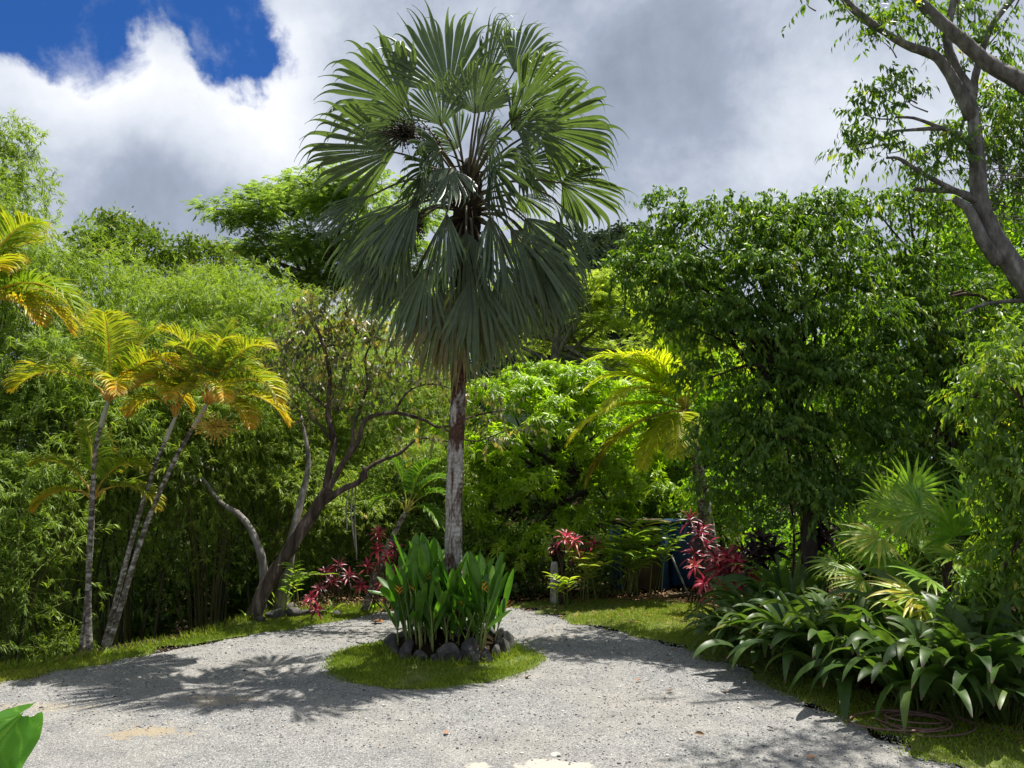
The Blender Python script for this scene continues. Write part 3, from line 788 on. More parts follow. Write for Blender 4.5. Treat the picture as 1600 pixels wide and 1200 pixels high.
tpath = curve([PB + [0, 0, -.1], P(708, 900, PD), P(710, 760, PD), P(715, 640, PD), P(718, 540, PD), P(726, 430, PD), P(731, 330, PD), P(735, 270, PD)], 60)
tr = np.interp(np.linspace(0, 1, 60), [0, .05, .2, .5, .75, 1], [.20, .165, .145, .125, .11, .09])
tube(mb, tpath, tr, 20, .5, True, .02, 3)
part('trunk', mb, fan_trunk_mat(), palm)
HUB = P(730, 312, PD)
# old leaf bases and fibre round the top of the trunk
mb = MB(); r = R(21)
tp = curve([P(724, 450, PD), P(728, 380, PD), P(731, 320, PD), P(735, 250, PD)], 16)
tube(mb, tp, np.interp(np.linspace(0, 1, 16), [0, .4, .75, 1], [.13, .24, .23, .10]), 14, .3, True, .14, 5)
k = 90; t = r.random(k); ii = (t * 15).astype(int)
a = r.uniform(0, 6.28, k); d = np.stack([np.cos(a), np.sin(a), r.uniform(-.1, 1.2, k)], -1)
blades(mb, tp[ii] + d * .06, d, np.tile(UP, (k, 1)), r.uniform(.22, .5, k), .07, r.uniform(-.2, 1.0, k), 3, 'thin', .4, r.random(k))
k = 160; t = r.random(k) * .7; ii = (t * 15).astype(int); a = r.uniform(0, 6.28, k)
blades(mb, tp[ii] + np.stack([np.cos(a), np.sin(a), a * 0], -1) * .17, np.stack([np.cos(a) * .5, np.sin(a) * .5, -np.ones(k)], -1), np.stack([np.cos(a), np.sin(a), a * 0], -1), r.uniform(.2, .6, k), .018, .8, 3, 'thin', .2, r.random(k))
part('leaf_bases', mb, tint_mat('palm_fibre', [(0, (.018, .013, .01)), (.6, (.05, .034, .022)), (1, (.12, .08, .045))], .95), palm)

def fan_frond(hast, axis, nvec, Rad, d_in, d_tip, tint, seed, spread=2.15, nseg=56, ws=1.0):
    mb = MB(); r = R(seed)
    src = HUB + (hast - HUB) * np.array([.08, .08, .0]) + UP * np.clip((hast[2] - HUB[2]) * .25, -.35, .3)
    L = np.linalg.norm(hast - src)
    mid = (src + hast) / 2 + UP * (.10 * L if hast[2] > HUB[2] else .22 * L)
    pth = curve([src, mid, hast, hast + nrm(axis) * Rad * .18], 14)
    tube(mb, pth, np.linspace(.026, .010, 14), 6, .98)
    fan_blade(mb, hast, axis, nvec, Rad, spread, nseg, d_in, d_tip, tint, seed, S=24, fused=.68, dst=.68, cup=.10, tippow=.3, fold=.24, thread=True, wscale=ws)
    return part('frond', mb, M_fan, palm)
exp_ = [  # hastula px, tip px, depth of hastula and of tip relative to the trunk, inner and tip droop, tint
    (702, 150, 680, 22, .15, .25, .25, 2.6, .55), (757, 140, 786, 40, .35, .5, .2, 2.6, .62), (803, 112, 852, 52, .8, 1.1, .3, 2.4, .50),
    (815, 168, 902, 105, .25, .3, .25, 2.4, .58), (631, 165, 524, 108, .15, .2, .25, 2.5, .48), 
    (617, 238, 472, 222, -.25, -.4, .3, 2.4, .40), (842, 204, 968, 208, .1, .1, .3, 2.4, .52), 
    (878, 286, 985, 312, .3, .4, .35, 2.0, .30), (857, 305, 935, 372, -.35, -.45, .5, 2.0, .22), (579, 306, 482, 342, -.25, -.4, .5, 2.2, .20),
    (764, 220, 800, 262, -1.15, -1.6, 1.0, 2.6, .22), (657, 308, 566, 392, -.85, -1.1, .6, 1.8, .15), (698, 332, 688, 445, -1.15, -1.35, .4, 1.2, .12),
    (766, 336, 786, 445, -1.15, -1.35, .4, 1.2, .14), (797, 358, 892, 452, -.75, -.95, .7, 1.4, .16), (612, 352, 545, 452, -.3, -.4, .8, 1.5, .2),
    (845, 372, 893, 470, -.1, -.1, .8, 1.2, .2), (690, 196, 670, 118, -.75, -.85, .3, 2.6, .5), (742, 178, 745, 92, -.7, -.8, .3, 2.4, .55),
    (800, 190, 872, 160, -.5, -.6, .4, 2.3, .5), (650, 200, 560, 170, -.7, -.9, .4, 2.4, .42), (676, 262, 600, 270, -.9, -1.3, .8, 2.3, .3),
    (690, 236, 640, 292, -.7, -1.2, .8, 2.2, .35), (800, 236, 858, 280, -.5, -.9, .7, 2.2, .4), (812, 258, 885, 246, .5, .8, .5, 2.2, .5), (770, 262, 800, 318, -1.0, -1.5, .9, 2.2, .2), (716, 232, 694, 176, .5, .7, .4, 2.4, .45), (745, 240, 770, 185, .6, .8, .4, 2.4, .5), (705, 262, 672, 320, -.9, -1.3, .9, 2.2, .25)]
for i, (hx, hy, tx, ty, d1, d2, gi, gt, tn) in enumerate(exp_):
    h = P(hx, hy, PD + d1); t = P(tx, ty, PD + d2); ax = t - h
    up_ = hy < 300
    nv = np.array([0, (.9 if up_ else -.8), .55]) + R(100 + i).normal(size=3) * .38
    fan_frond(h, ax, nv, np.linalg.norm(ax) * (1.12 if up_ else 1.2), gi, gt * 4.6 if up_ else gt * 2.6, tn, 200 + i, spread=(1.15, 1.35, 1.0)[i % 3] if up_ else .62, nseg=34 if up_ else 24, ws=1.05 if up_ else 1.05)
low = [(636, 330, 590, 420, -.65, .3), (728, 362, 730, 480, -.9, .05), (820, 340, 882, 415, -.55, .34), (600, 330, 520, 430, -.1, .25), (868, 345, 930, 430, .1, .2)]
for i, (hx, hy, tx, ty, d1, tn) in enumerate(low):
    h = P(hx, hy, PD + d1); t = P(tx, ty, PD + d1 * 1.15); ax = t - h
    fan_frond(h, ax, np.array([0, -.8, .55]) + R(150 + i).normal(size=3) * .25, np.linalg.norm(ax) * 1.15, .5, 2.5, tn, 250 + i, spread=.75, nseg=28, ws=1.05)
r = R(31)
for i in range(4):                                  # the far side and the middle of the crown
    a = math.radians(-20 + 220 * ((i * .618) % 1)); elv = math.radians(62 - 85 * (i + .5) / 4)
    o = np.array([math.cos(a) * math.cos(elv), math.sin(a) * math.cos(elv), math.sin(elv)])
    h = HUB + o * r.uniform(1.1, 1.35) + UP * .1
    fan_frond(h, o + np.array([0, 0, -.25]), np.array([0, 0, 1]) - .4 * o * np.array([1, 1, 0]), r.uniform(.85, 1.05), .4, 8.0, .35 + .25 * r.random(), 300 + i, spread=1.2, nseg=40)
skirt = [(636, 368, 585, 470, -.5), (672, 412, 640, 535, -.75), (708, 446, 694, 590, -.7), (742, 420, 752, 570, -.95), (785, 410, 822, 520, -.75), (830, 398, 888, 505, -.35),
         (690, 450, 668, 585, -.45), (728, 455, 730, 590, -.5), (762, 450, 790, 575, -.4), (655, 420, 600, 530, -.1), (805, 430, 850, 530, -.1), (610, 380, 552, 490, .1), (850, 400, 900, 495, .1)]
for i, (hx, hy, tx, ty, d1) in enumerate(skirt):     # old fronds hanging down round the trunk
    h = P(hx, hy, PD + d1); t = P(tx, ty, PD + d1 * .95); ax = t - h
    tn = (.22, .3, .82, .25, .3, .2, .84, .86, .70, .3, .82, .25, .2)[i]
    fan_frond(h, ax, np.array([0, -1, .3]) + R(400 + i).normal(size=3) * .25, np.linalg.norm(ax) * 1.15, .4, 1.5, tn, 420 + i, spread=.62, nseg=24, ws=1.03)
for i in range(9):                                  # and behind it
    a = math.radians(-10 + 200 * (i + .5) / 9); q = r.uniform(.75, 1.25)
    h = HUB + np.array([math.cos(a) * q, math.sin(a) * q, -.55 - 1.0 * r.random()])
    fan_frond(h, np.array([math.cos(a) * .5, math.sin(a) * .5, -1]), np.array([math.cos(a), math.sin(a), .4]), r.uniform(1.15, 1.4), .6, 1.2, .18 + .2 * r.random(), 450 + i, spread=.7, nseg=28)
# dark fruit bunches among the fronds
M_frt = tint_mat('palm_fruit', [(0, (.010, .012, .010)), (.6, (.022, .022, .018)), (.8, (.07, .055, .03)), (1, (.12, .09, .05))], .5, .5)
ball = MB(); ico(ball, (0, 0, 0), 1, sub=1); bv, bf = ball.v[0], ball.t3[0]
for i, (px, py, dd, sx, sz, k) in enumerate([(630, 207, -.75, .34, .20, 420), (672, 228, -.6, .22, .16, 200), (765, 155, -.45, .14, .18, 170), (650, 350, -.3, .16, .34, 160)]):
    c = P(px, py, PD + dd); mb = MB()
    tube(mb, curve([HUB + UP * .1, (HUB + c) / 2 + UP * .12, c + UP * .06], 10), np.linspace(.03, .012, 10), 6, .85)
    q = r.normal(size=(k, 3)) * .5 * np.array([sx, sx, sz]); q = c + q
    for z in range(0, k, 1): tube(mb, np.array([c + UP * .06, (c + q[z]) / 2, q[z]]), .006, 3, .9, False)
    v = bv[None] * r.uniform(.012, .019, k)[:, None, None] + q[:, None, :]
    mb.add(v.reshape(-1, 3), None, (bf[None] + (np.arange(k) * len(bv))[:, None, None]).reshape(-1, 3), np.repeat(r.random(k) * .82, len(bv)))
    part('fruit_cluster', mb, M_frt, palm)

# ------------------------------------------------------------------ the planted island: stones, soil, heliconias
BC = np.array([P(701, 1000, 13.1)[0], 13.14]); BR = .98
M_stone = solid_mat('dark_stone', [(.28, (.020, .020, .020)), (.45, (.055, .053, .05)), (.6, (.12, .112, .10)), (.75, (.26, .245, .22))], 4, .85, .5, detail=10)
stone_kinds = ['squat dark boulder', 'upright dark stone', 'broad grey stone', 'pale grey angular stone', 'small dark stone']
spots = ['left end of the island ring', 'left front of the island ring', 'front middle of the island ring', 'right front of the island ring', 'right end of the island ring', 'back of the island ring']
px_list = [(612, 1022, .15, .9), (632, 1030, .19, 1.1), (655, 1036, .16, .9), (680, 1036, .14, .8), (700, 1038, .20, 1.0), (719, 1037, .14, 1.05), (738, 1036, .21, 1.15), (762, 1035, .17, .95), (778, 1030, .15, 1.1), (790, 1023, .17, 1.2)]
lab = ['dark boulder at the left end of the stone ring, nearest the gravel', 'large dark stone second from the left in the stone ring', 'low blackish stone in the ring under the left heliconias, half hidden by weeds',
       'small black stone in the front of the ring, left of the round hollowed stone', 'large round dark stone in the front middle of the ring', 'narrow upright stone between two large ones in the ring front',
       'tallest blocky grey stone in the ring, right of the trunk', 'squarish dark grey stone in the ring right front', 'thin upright stone beside the pale one on the ring right', 'pale weathered stone at the right end of the ring, sunlit']
for i, (px, py, rs, h) in enumerate(px_list):
    g = G(px, py); q = nrm(BC - g[:2]) * rs * .25
    c = np.array([g[0] + q[0], g[1] + q[1], rs * h * .8 - .03])
    mb = MB(); ico(mb, c, rs * (.8, .95, .8, .7, .98, .75, 1.0, .85, .7, .9)[i], 700 + i, 14, (1, .8, h), 3, .014, .5, R(i).uniform(0, 3))
    single('stone', mb, M_stone, lab[i], 'stone', (c[0], c[1], 0), 'stones edging the island bed', smooth=False)
for i in range(9):
    a = math.radians(8 + 164 * i / 8); rs = r.uniform(.13, .19)
    c = np.array([BC[0] + math.cos(a) * BR * .98, BC[1] + math.sin(a) * BR * .98, rs * .7])
    mb = MB(); ico(mb, c, rs, 730 + i, 9, (1, .9, .95), 3, .012, .5, r.uniform(0, 3))
    single('stone', mb, M_stone, 'dark stone at the back of the island ring behind the heliconia stems', 'stone', (c[0], c[1], 0), 'stones edging the island bed')
mb = MB(); k = 40; ang = np.linspace(0, 2 * math.pi, k, endpoint=False)
rings = [(BR * .88, .0), (BR * .80, .16), (BR * .55, .22), (BR * .3, .25)]
v = []; 
for q, z in rings: v.append(np.stack([BC[0] + np.cos(ang) * q, BC[1] + np.sin(ang) * q, z + .03 * r.normal(size=k) * (z > 0)], -1))
v = np.vstack(v + [np.array([[BC[0], BC[1], .26]])])
q = []
for a in range(3):
    for b in range(k): q.append((a * k + b, a * k + (b + 1) % k, a * k + k + (b + 1) % k, a * k + k + b))
mb.add(v, q, [(3 * k + b, 3 * k + (b + 1) % k, 4 * k) for b in range(k)])
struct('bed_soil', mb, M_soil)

M_hel = leaf_mat('heliconia_leaf', [(0, (.040, .10, .016)), (.45, (.075, .16, .020)), (.8, (.12, .215, .026)), (.9, (.16, .22, .05)), (1, (.20, .25, .07))], 1.5, .38, .36, .5, (1.3, 1.75, .45))
M_stem = tint_mat('green_stem', [(0, (.07, .12, .03)), (.5, (.17, .21, .06)), (1, (.30, .28, .11))], .5, .4)
M_flw = tint_mat('orange_bract', [(0, (.75, .20, .02)), (1, (.85, .42, .04))], .5, .4)
def stalk(parent, b, h, lean, seed, nl, flower=False):
    r = R(seed)
    top = b + UP * h + np.array([lean[0], lean[1], 0])
    pth = curve([b, b + (top - b) * .5 + np.array([lean[0], lean[1], 0]) * -.12, top], 12)
    mb = MB(); tube(mb, pth, np.linspace(.016, .008, 12), 6, r.uniform(.2, .9))
    st = part('stalk', mb, M_stem, parent)
    a0 = r.uniform(0, 6.28)
    for k in range(nl):
        t = .20 + .80 * (k + .6 * r.random()) / nl
        q = pth[min(11, int(t * 11))]
        a = a0 + (k % 2) * math.pi + r.normal() * .5
        o = np.array([math.cos(a), math.sin(a), 0])
        up = r.uniform(1.5, 3.4) if r.random() > .14 else r.uniform(.1, .8)
        d = nrm(o + UP * up)
        lb = MB()
        pt = np.array([q, q + d * .05, q + d * .12]); tube(lb, pt, [.006, .005, .004], 4, .95, False)
        lf = r.uniform(.44, .74) * (.8 if t < .5 else 1)
        blades(lb, [q + d * .10], [d], [-o * .9 + UP * .3 + r.normal(size=3) * .5], lf, lf * r.uniform(.20, .26), r.uniform(-.05, .55), 8, lambda t: max(.015, math.sin(math.pi * min(1, t * .95 + .03)) ** .62), .22, np.clip(.42 + .2 * r.normal(), 0, .88), lambda u: .2 + 1.5 * u)
        part('leaf', lb, M_hel, st)
    if flower:
        fb = MB()
        for z in range(4):
            a = z * math.pi + r.normal() * .3
            blades(fb, [top + UP * (.03 * z)], [np.array([math.cos(a), math.sin(a) * .4, .9])], [[0, -1, .3]], .12 - .012 * z, .022, .2, 3, 'thin', .4, r.random())
        part('flower', fb, M_flw, st)
for lb_, cx, n, hh, sd in (('taller left mass of upright heliconia leaves in the island bed', -1, 46, 1.28, 1), ('shorter right mass of upright heliconia leaves in the island bed, right of the trunk', 1, 36, 1.10, 2)):
    rr = R(800 + sd); base = np.array([BC[0] + cx * .45, BC[1], .2])
    root = thing('heliconia_clump', lb_, 'plant', base, 'heliconias planted round the palm')
    for i in range(n):
        a = rr.uniform(-2.3, 2.3) if cx > 0 else rr.uniform(math.pi - 1.9, math.pi + 1.9)
        q = BR * .86 * rr.random() ** .5
        b = np.array([BC[0] + math.cos(a) * q + cx * .07, BC[1] + math.sin(a) * q, .15])
        if np.hypot(*(b[:2] - PB[:2])) < .25: b[:2] += nrm(b[:2] - PB[:2]) * .25
        edge = (b[0] - BC[0]) / BR
        stalk(root, b, hh * rr.uniform(.55, 1.02) * (.72 if abs(edge) > .75 else 1), (edge * .30 + rr.normal() * .06, (b[1] - BC[1]) * .2), 900 + 60 * sd + i, rr.integers(5, 8), rr.random() < .2)
    if cx < 0:
        for px, py, h in ((640, 1000, 1.48), (655, 1005, 1.35), (672, 1010, 1.35)):
            b = P(px, py, 13.0); b[2] = .15
            stalk(root, b, h - .15, (-.05, 0), 970 + px, 5, False)
# low weeds and dead leaves at the foot of the stones
# ------------------------------------------------------------------ far hill and wood
M_hillsoil = solid_mat('hillside', [(.3, (.012, .02, .012)), (.7, (.03, .045, .025))], .05, .95, 0, spec=0.0)
mb = MB()
xs = np.linspace(-260, 330, 60); ys = np.linspace(150, 420, 24)
Xh, Yh = np.meshgrid(xs, ys)
pk = P(940, 395, 260)
Zh = (pk[2] + 8) * np.exp(-((Xh - 40) / 60) ** 2) * np.exp(-((Yh - 280) / 70) ** 2) + 20 * np.exp(-((Xh + 120) / 160) ** 2 - ((Yh - 330) / 80) ** 2) - 3
nxh = len(xs); i = np.arange(len(ys) - 1)[:, None] * nxh; j = np.arange(nxh - 1)[None, :]
mb.add(np.stack([Xh, Yh, Zh], -1).reshape(-1, 3), np.stack([i + j, i + j + 1, i + nxh + j + 1, i + nxh + j], -1).reshape(-1, 4))
struct('hill', mb, M_hillsoil)
M_far = leaf_mat('haze_tinted_far_leaf', [(0, (.022, .038, .030)), (.6, (.040, .060, .042)), (1, (.06, .08, .05))], 1, .25, .7, .1)  # bluish leaf colour stands in for haze over the distance
mb = MB(); r = R(51); lob = []
for k in range(420):
    x = 40 + r.normal() * 32; y = 225 + r.random() * 70
    z = (pk[2] + 8) * math.exp(-((x - 40) / 60) ** 2) * math.exp(-((y - 280) / 70) ** 2) - 3
    q = r.uniform(2.5, 5.5); lob.append((np.array([x, y, z + q * .9]), np.array([q, q, q * r.uniform(.6, 1.1)])))
p, o, c = crown_pts(lob, 52, 0.55)
clumps(mb, 'broad', p, o, r, 3, 1.5, 1.1, .4, .2)
struct('distant_wood', mb, M_far, kind='stuff')

# ------------------------------------------------------------------ trees behind the garden
M_feather = leaf_mat('feathery_leaf', [(0, (0.131, 0.209, 0.067)), (.5, (0.230, 0.328, 0.097)), (1, (0.361, 0.456, 0.139))], 1.25, .42, .6, .2, (1.4, 1.45, .5))
M_feather_lit = leaf_mat('sunlit_feathery_leaf', [(0, (0.168, 0.240, 0.061)), (.5, (0.295, 0.377, 0.089)), (1, (0.463, 0.524, 0.126))], 1.25, .42, .6, .2, (1.4, 1.45, .5))  # brighter copy of the feathery leaf, direct sun put into its colour
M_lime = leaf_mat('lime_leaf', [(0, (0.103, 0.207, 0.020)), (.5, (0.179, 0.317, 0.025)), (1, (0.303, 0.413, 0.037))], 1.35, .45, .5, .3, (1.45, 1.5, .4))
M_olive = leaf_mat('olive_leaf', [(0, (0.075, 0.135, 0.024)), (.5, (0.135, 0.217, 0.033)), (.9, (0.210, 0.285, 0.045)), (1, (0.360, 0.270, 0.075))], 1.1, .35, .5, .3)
M_dark = leaf_mat('glossy_drooping_leaf', [(0, (0.048, 0.112, 0.024)), (.4, (0.096, 0.183, 0.031)), (.7, (0.175, 0.277, 0.041)), (.92, (0.319, 0.382, 0.052)), (1, (0.543, 0.462, 0.068))], 1.35, .46, .44, .35, (1.5, 1.45, .35))
M_mango = leaf_mat('whorled_leaf', [(0, (0.140, 0.225, 0.016)), (.5, (0.251, 0.366, 0.022)), (1, (0.408, 0.501, 0.035))], 1.35, .45, .36, .45, (1.35, 1.5, .4))
M_bam = leaf_mat('bamboo_leaf', [(0, (0.129, 0.206, 0.040)), (.5, (0.227, 0.320, 0.057)), (.9, (0.333, 0.397, 0.090)), (1, (0.470, 0.385, 0.180))], 1.15, .40, .5, .3, (1.4, 1.45, .42))
M_dull = leaf_mat('dull_broad_leaf', [(0, (0.073, 0.097, 0.043)), (.5, (0.139, 0.156, 0.064)), (.8, (0.260, 0.234, 0.086)), (1, (0.552, 0.421, 0.129))], 1.1, .35, .42, .5)

def at(px, py, d): return P(px, py, d)
def ground_at(px, d):
    x = P(px, 800, d)[0]; return np.array([x, d, gz(x, d)])

# feathery tree behind the bamboo, sky showing through it
d = 36
b = ground_at(470, d)
fl = []
rr = R(60)
for px, py, q in [(380, 350, 1.7), (420, 330, 2.0), (470, 318, 2.0), (520, 305, 2.2), (575, 315, 2.0), (400, 395, 1.6), (455, 395, 2.0), (365, 400, 1.2), (520, 390, 2.2), (590, 380, 2.4), (560, 440, 2.2), (480, 445, 1.7), (630, 350, 2.2), (650, 420, 2.4), (430, 430, 1.2)]:
    fl.append((at(px, py, d + rr.normal() * 2), np.array([q * 1.2, q * 1.2, q * .6])))
tree('feathery_tree', 'spreading fine leaved tree behind the bamboo, left of the fan palm crown', 'tree', b, [b, at(475, 560, d), at(480, 480, d), at(490, 430, d)], [.45, .3, .2], fl, 'feather', M_feather, MAT['bark_brown'], 61, 11, 28, .17, .038, .42, .2, .10, .05, (.2, 1.1), ex=9, exs=.42)
# fine leaved lime tree on the right of the palm
d = 32; b = ground_at(860, d); fl = []
for px, py, q in [(800, 400, 1.4), (835, 380, 1.3), (862, 405, 1.2), (905, 452, 1.1), (935, 448, 1.2), (960, 445, 1.2), (880, 460, 1.5), (930, 480, 1.5), (830, 455, 1.6), (780, 470, 1.5), (860, 520, 1.7), (920, 535, 1.6), (790, 540, 1.7), (960, 510, 1.5), (990, 470, 1.1), (740, 520, 1.6), (985, 560, 1.4), (1040, 520, 1.6), (1090, 560, 1.6), (830, 590, 1.4), (900, 590, 1.4), (690, 480, 1.6), (640, 470, 1.6), (600, 490, 1.5), (985, 620, 1.5), (1020, 660, 1.5), (950, 640, 1.5), (1060, 620, 1.5), (940, 455, 1.2)]:
    fl.append((at(px, py, d + rr.normal() * 1.5), np.array([q * 1.2, q * 1.2, q * .62])))
tree('feathery_tree', 'pale sunlit green fine leaved tree behind the mango, right of the fan palm crown', 'tree', b, [b, at(862, 640, d), at(868, 560, d), at(872, 500, d)], [.35, .25, .15], fl, 'feather', M_feather_lit, MAT['bark_grey'], 63, 8, 28, .17, .038, .6, .18, .10, .05, (.2, 1.1), ex=8, exs=.42)
# two round olive trees over the bamboo on the left
for px, py, d, q, lbl, sd in ((185, 400, 30, 1.5, 'rounded olive green tree rising behind the bamboo at far left', 70), (315, 425, 31, 1.0, 'small leafy treetop between the bamboo and the feathery tree', 74)):
    b = ground_at(px, d); c = at(px, py, d)
    lo = sublobes(c, np.array([q * 1.5, q * 1.3, q * 1.0]), 12, q * .5, sd)
    tree('broadleaf_tree', lbl, 'tree', b, [b, (b + c) / 2, c], [.25, .15, .08], lo, 'broad', M_olive, MAT['bark_dark'], sd + 1, 7, 9, .20, .10, .5, .2, .05, .1, ex=4, exs=.6)
# bright trees seen through and behind the dark ones at the right
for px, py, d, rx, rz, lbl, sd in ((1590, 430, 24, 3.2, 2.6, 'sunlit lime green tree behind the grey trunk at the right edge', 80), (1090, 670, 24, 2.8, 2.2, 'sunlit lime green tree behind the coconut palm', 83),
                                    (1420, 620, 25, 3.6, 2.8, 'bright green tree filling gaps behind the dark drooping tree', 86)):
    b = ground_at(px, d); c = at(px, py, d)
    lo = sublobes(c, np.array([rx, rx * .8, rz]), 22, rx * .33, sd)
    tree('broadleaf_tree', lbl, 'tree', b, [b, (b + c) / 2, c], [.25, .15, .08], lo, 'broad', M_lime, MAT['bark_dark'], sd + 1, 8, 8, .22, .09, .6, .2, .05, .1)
# low shrubs in the sun behind the beds
for px, py, d, rx, rz, lbl, sd in ((1330, 862, 16.6, 1.0, .75, 'yellow green sunlit shrub behind the dark cordylines', 90), (1232, 868, 17.2, .9, .75, 'light green shrub behind the blue shed path', 92),
                                    (1125, 790, 20.5, 1.2, 1.0, 'pale green shrub behind the red cordylines and shed', 94), (640, 800, 21, 1.8, 1.2, 'dark green shrub in shade behind the young palm', 96),
                                    (1010, 790, 23, 1.6, 1.2, 'dark leafy shrub directly behind the blue shed', 98), (770, 880, 20.5, 1.7, .8, 'dark shrub in shade behind the palm trunk', 99),
    (1440, 850, 17.5, 1.5, .9, 'dark green shrub in shade behind the fan leaf plants', 97), (1540, 830, 15.5, 1.2, 1.0, 'dark green shrub behind the hanging leaf curtain', 100)):
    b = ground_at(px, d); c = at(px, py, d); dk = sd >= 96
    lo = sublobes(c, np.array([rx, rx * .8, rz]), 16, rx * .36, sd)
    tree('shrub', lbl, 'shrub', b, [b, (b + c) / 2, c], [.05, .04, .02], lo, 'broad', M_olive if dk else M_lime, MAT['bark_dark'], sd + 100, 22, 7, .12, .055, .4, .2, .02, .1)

# ------------------------------------------------------------------ bamboo on the left bank
bl = [ # px, depth, height, spread, n, tint
    (-140, 15.0, 9.6, 2.4, 11, .45, 'tall pale bamboo rising at the left edge of the view'), (-20, 17.5, 11.2, 2.3, 11, .5, 'tall feathery bamboo standing highest behind the left edge palm'),
    (105, 17.0, 7.9, 2.3, 12, .42, 'bamboo behind the straight areca trunk'), (215, 19.0, 7.9, 2.5, 12, .5, 'bamboo behind the leaning areca trunks'),
    (330, 19.5, 8.2, 2.6, 12, .5, 'bamboo right of the leaning arecas, with a dark hollow beneath'), (430, 20.5, 7.8, 2.5, 12, .5, 'bamboo behind the leaning forked tree'),
    (545, 22.0, 7.4, 2.5, 11, .55, 'bamboo left of the fan palm skirt, behind the forked tree'), (655, 24.0, 6.8, 2.4, 10, .55, 'bamboo behind the palm trunk and young palm'),
    (180, 23.5, 8.6, 2.8, 10, .5, 'bamboo added deep behind the leaning arecas to shade the dark hollow'), (330, 24.0, 8.8, 2.8, 10, .5, 'bamboo added in the second row to shade the dark hollow'), (460, 24.5, 8.4, 2.8, 10, .52, 'bamboo added for shade in the second row left of the feathery tree trunk'),  # second row added as a roof that keeps sun out of the hollow
    (20, 14.2, 4.6, 1.4, 10, .38, 'low bright bamboo sprays behind the straight areca at far left'), (-90, 12.9, 4.2, 1.3, 9, .38, 'low leafy bamboo at the left edge of the drive')]
for i, (px, d, h, sp, n, tn, lbl) in enumerate(bl):
    b = ground_at(px, d)
    big = i < 11
    bamboo(lbl, b, n, h - b[2] * .9, sp, 500 + i, M_bam, MAT['culm'], 12, 70 if big else 46, .15 if big else .15, .021 if big else .02, tn, (.2, -1.7) if i in (1, 2, 3, 4) else (0, 0), .50 if i in (3, 4, 8, 9, 10) else .42 if i in (2, 5) else .30 if big else .18, 1.25,
           mass=[(.58, 1.0), (.7, 1.2), (.82, 1.05), (.93, .7)] if i in (2, 3, 4, 5, 8, 9, 10) else [(.36, .95), (.5, 1.15), (.64, 1.15), (.78, 1.0), (.92, .7)] if big else [(.3, .8), (.5, .9), (.75, .7)], mdens=10 if big else 8)

# ------------------------------------------------------------------ dense wood closing the view behind everything
M_wood = leaf_mat('woodland_leaf', [(0, (0.052, 0.085, 0.025)), (.5, (0.103, 0.150, 0.036)), (1, (0.207, 0.257, 0.054))], 1.1, .35, .55, .25)
mb = MB(); r = R(555); lob = []
for k in range(340):
    x = r.uniform(-34, 34); y = 29 + 7 * r.random() + .004 * x * x
    hm = 6.5 if x < -8 else (4.2 if x < 9 else 7.0)
    z = gz(x, y) + hm * r.random() ** .8; q = r.uniform(.9, 1.7)
    lob.append((np.array([x, y, z]), np.array([q, q, q * .8])))
p, o, c = crown_pts(lob, 556, 2.6)
clumps(mb, 'broad', p, o, r, 6, .34, .17, .4, .22)
struct('woodland', mb, M_wood, kind='stuff')

mb = MB(); r = R(557); lob = []
for k in range(330):
    x = r.uniform(-3.5, 17); y = r.uniform(18.5, 30) if x < 6.5 else r.uniform(15.0, 30)
    if (2.2 < x < 5.6 and y < 22.5) or (5 < x < 9 and y < 18.5): continue
    q = r.uniform(.35, .75); lob.append((np.array([x, y, q * .5]), np.array([q, q, q * .8])))
for k in range(40):
    x = r.uniform(-16, -4); y = r.uniform(17, 30); q = r.uniform(.4, .8); lob.append((np.array([x, y, gz(x, y) + q * .4]), np.array([q, q, q * .9])))
p, o, c = crown_pts(lob, 558, 9)
clumps(mb, 'broad', p, o, r, 6, .17, .08, .35, .25)
struct('undergrowth', mb, M_wood, kind='stuff')

# a thicket of bamboo filling the bank behind the clumps
mb = MB(); r = R(559); lob = []
for k in range(210):
    x = r.uniform(-30, -2.5); y = 25.5 + 6 * r.random()
    hm = np.interp(x, [-30, -20, -12, -7, -2.5], [13, 12.5, 10.0, 9.0, 7.0])
    z = hm * (.42 + .58 * r.random() ** .8); q = r.uniform(.8, 1.5)
    lob.append((np.array([x, y, z]), np.array([q, q, q * .85])))
p, o, c = crown_pts(lob, 560, 5, (.3, 1.05))
clumps(mb, 'bamboo', p, o, r, 11, .22, .030, .5, .16)
struct('bamboo_thicket', mb, M_bam, kind='stuff')

mb = MB(); r = R(561); lob = []
for k in range(110):
    x = r.uniform(-19, -3.5); y = r.uniform(26.5, 31); q = r.uniform(.7, 1.2)
    lob.append((np.array([x, y, gz(x, y) + 5.0 * r.random()]), np.array([q, q, q * .9])))
p, o, c = crown_pts(lob, 562, 3.2)
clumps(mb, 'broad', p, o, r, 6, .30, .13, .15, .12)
struct('shaded_thicket', mb, M_olive, kind='stuff')
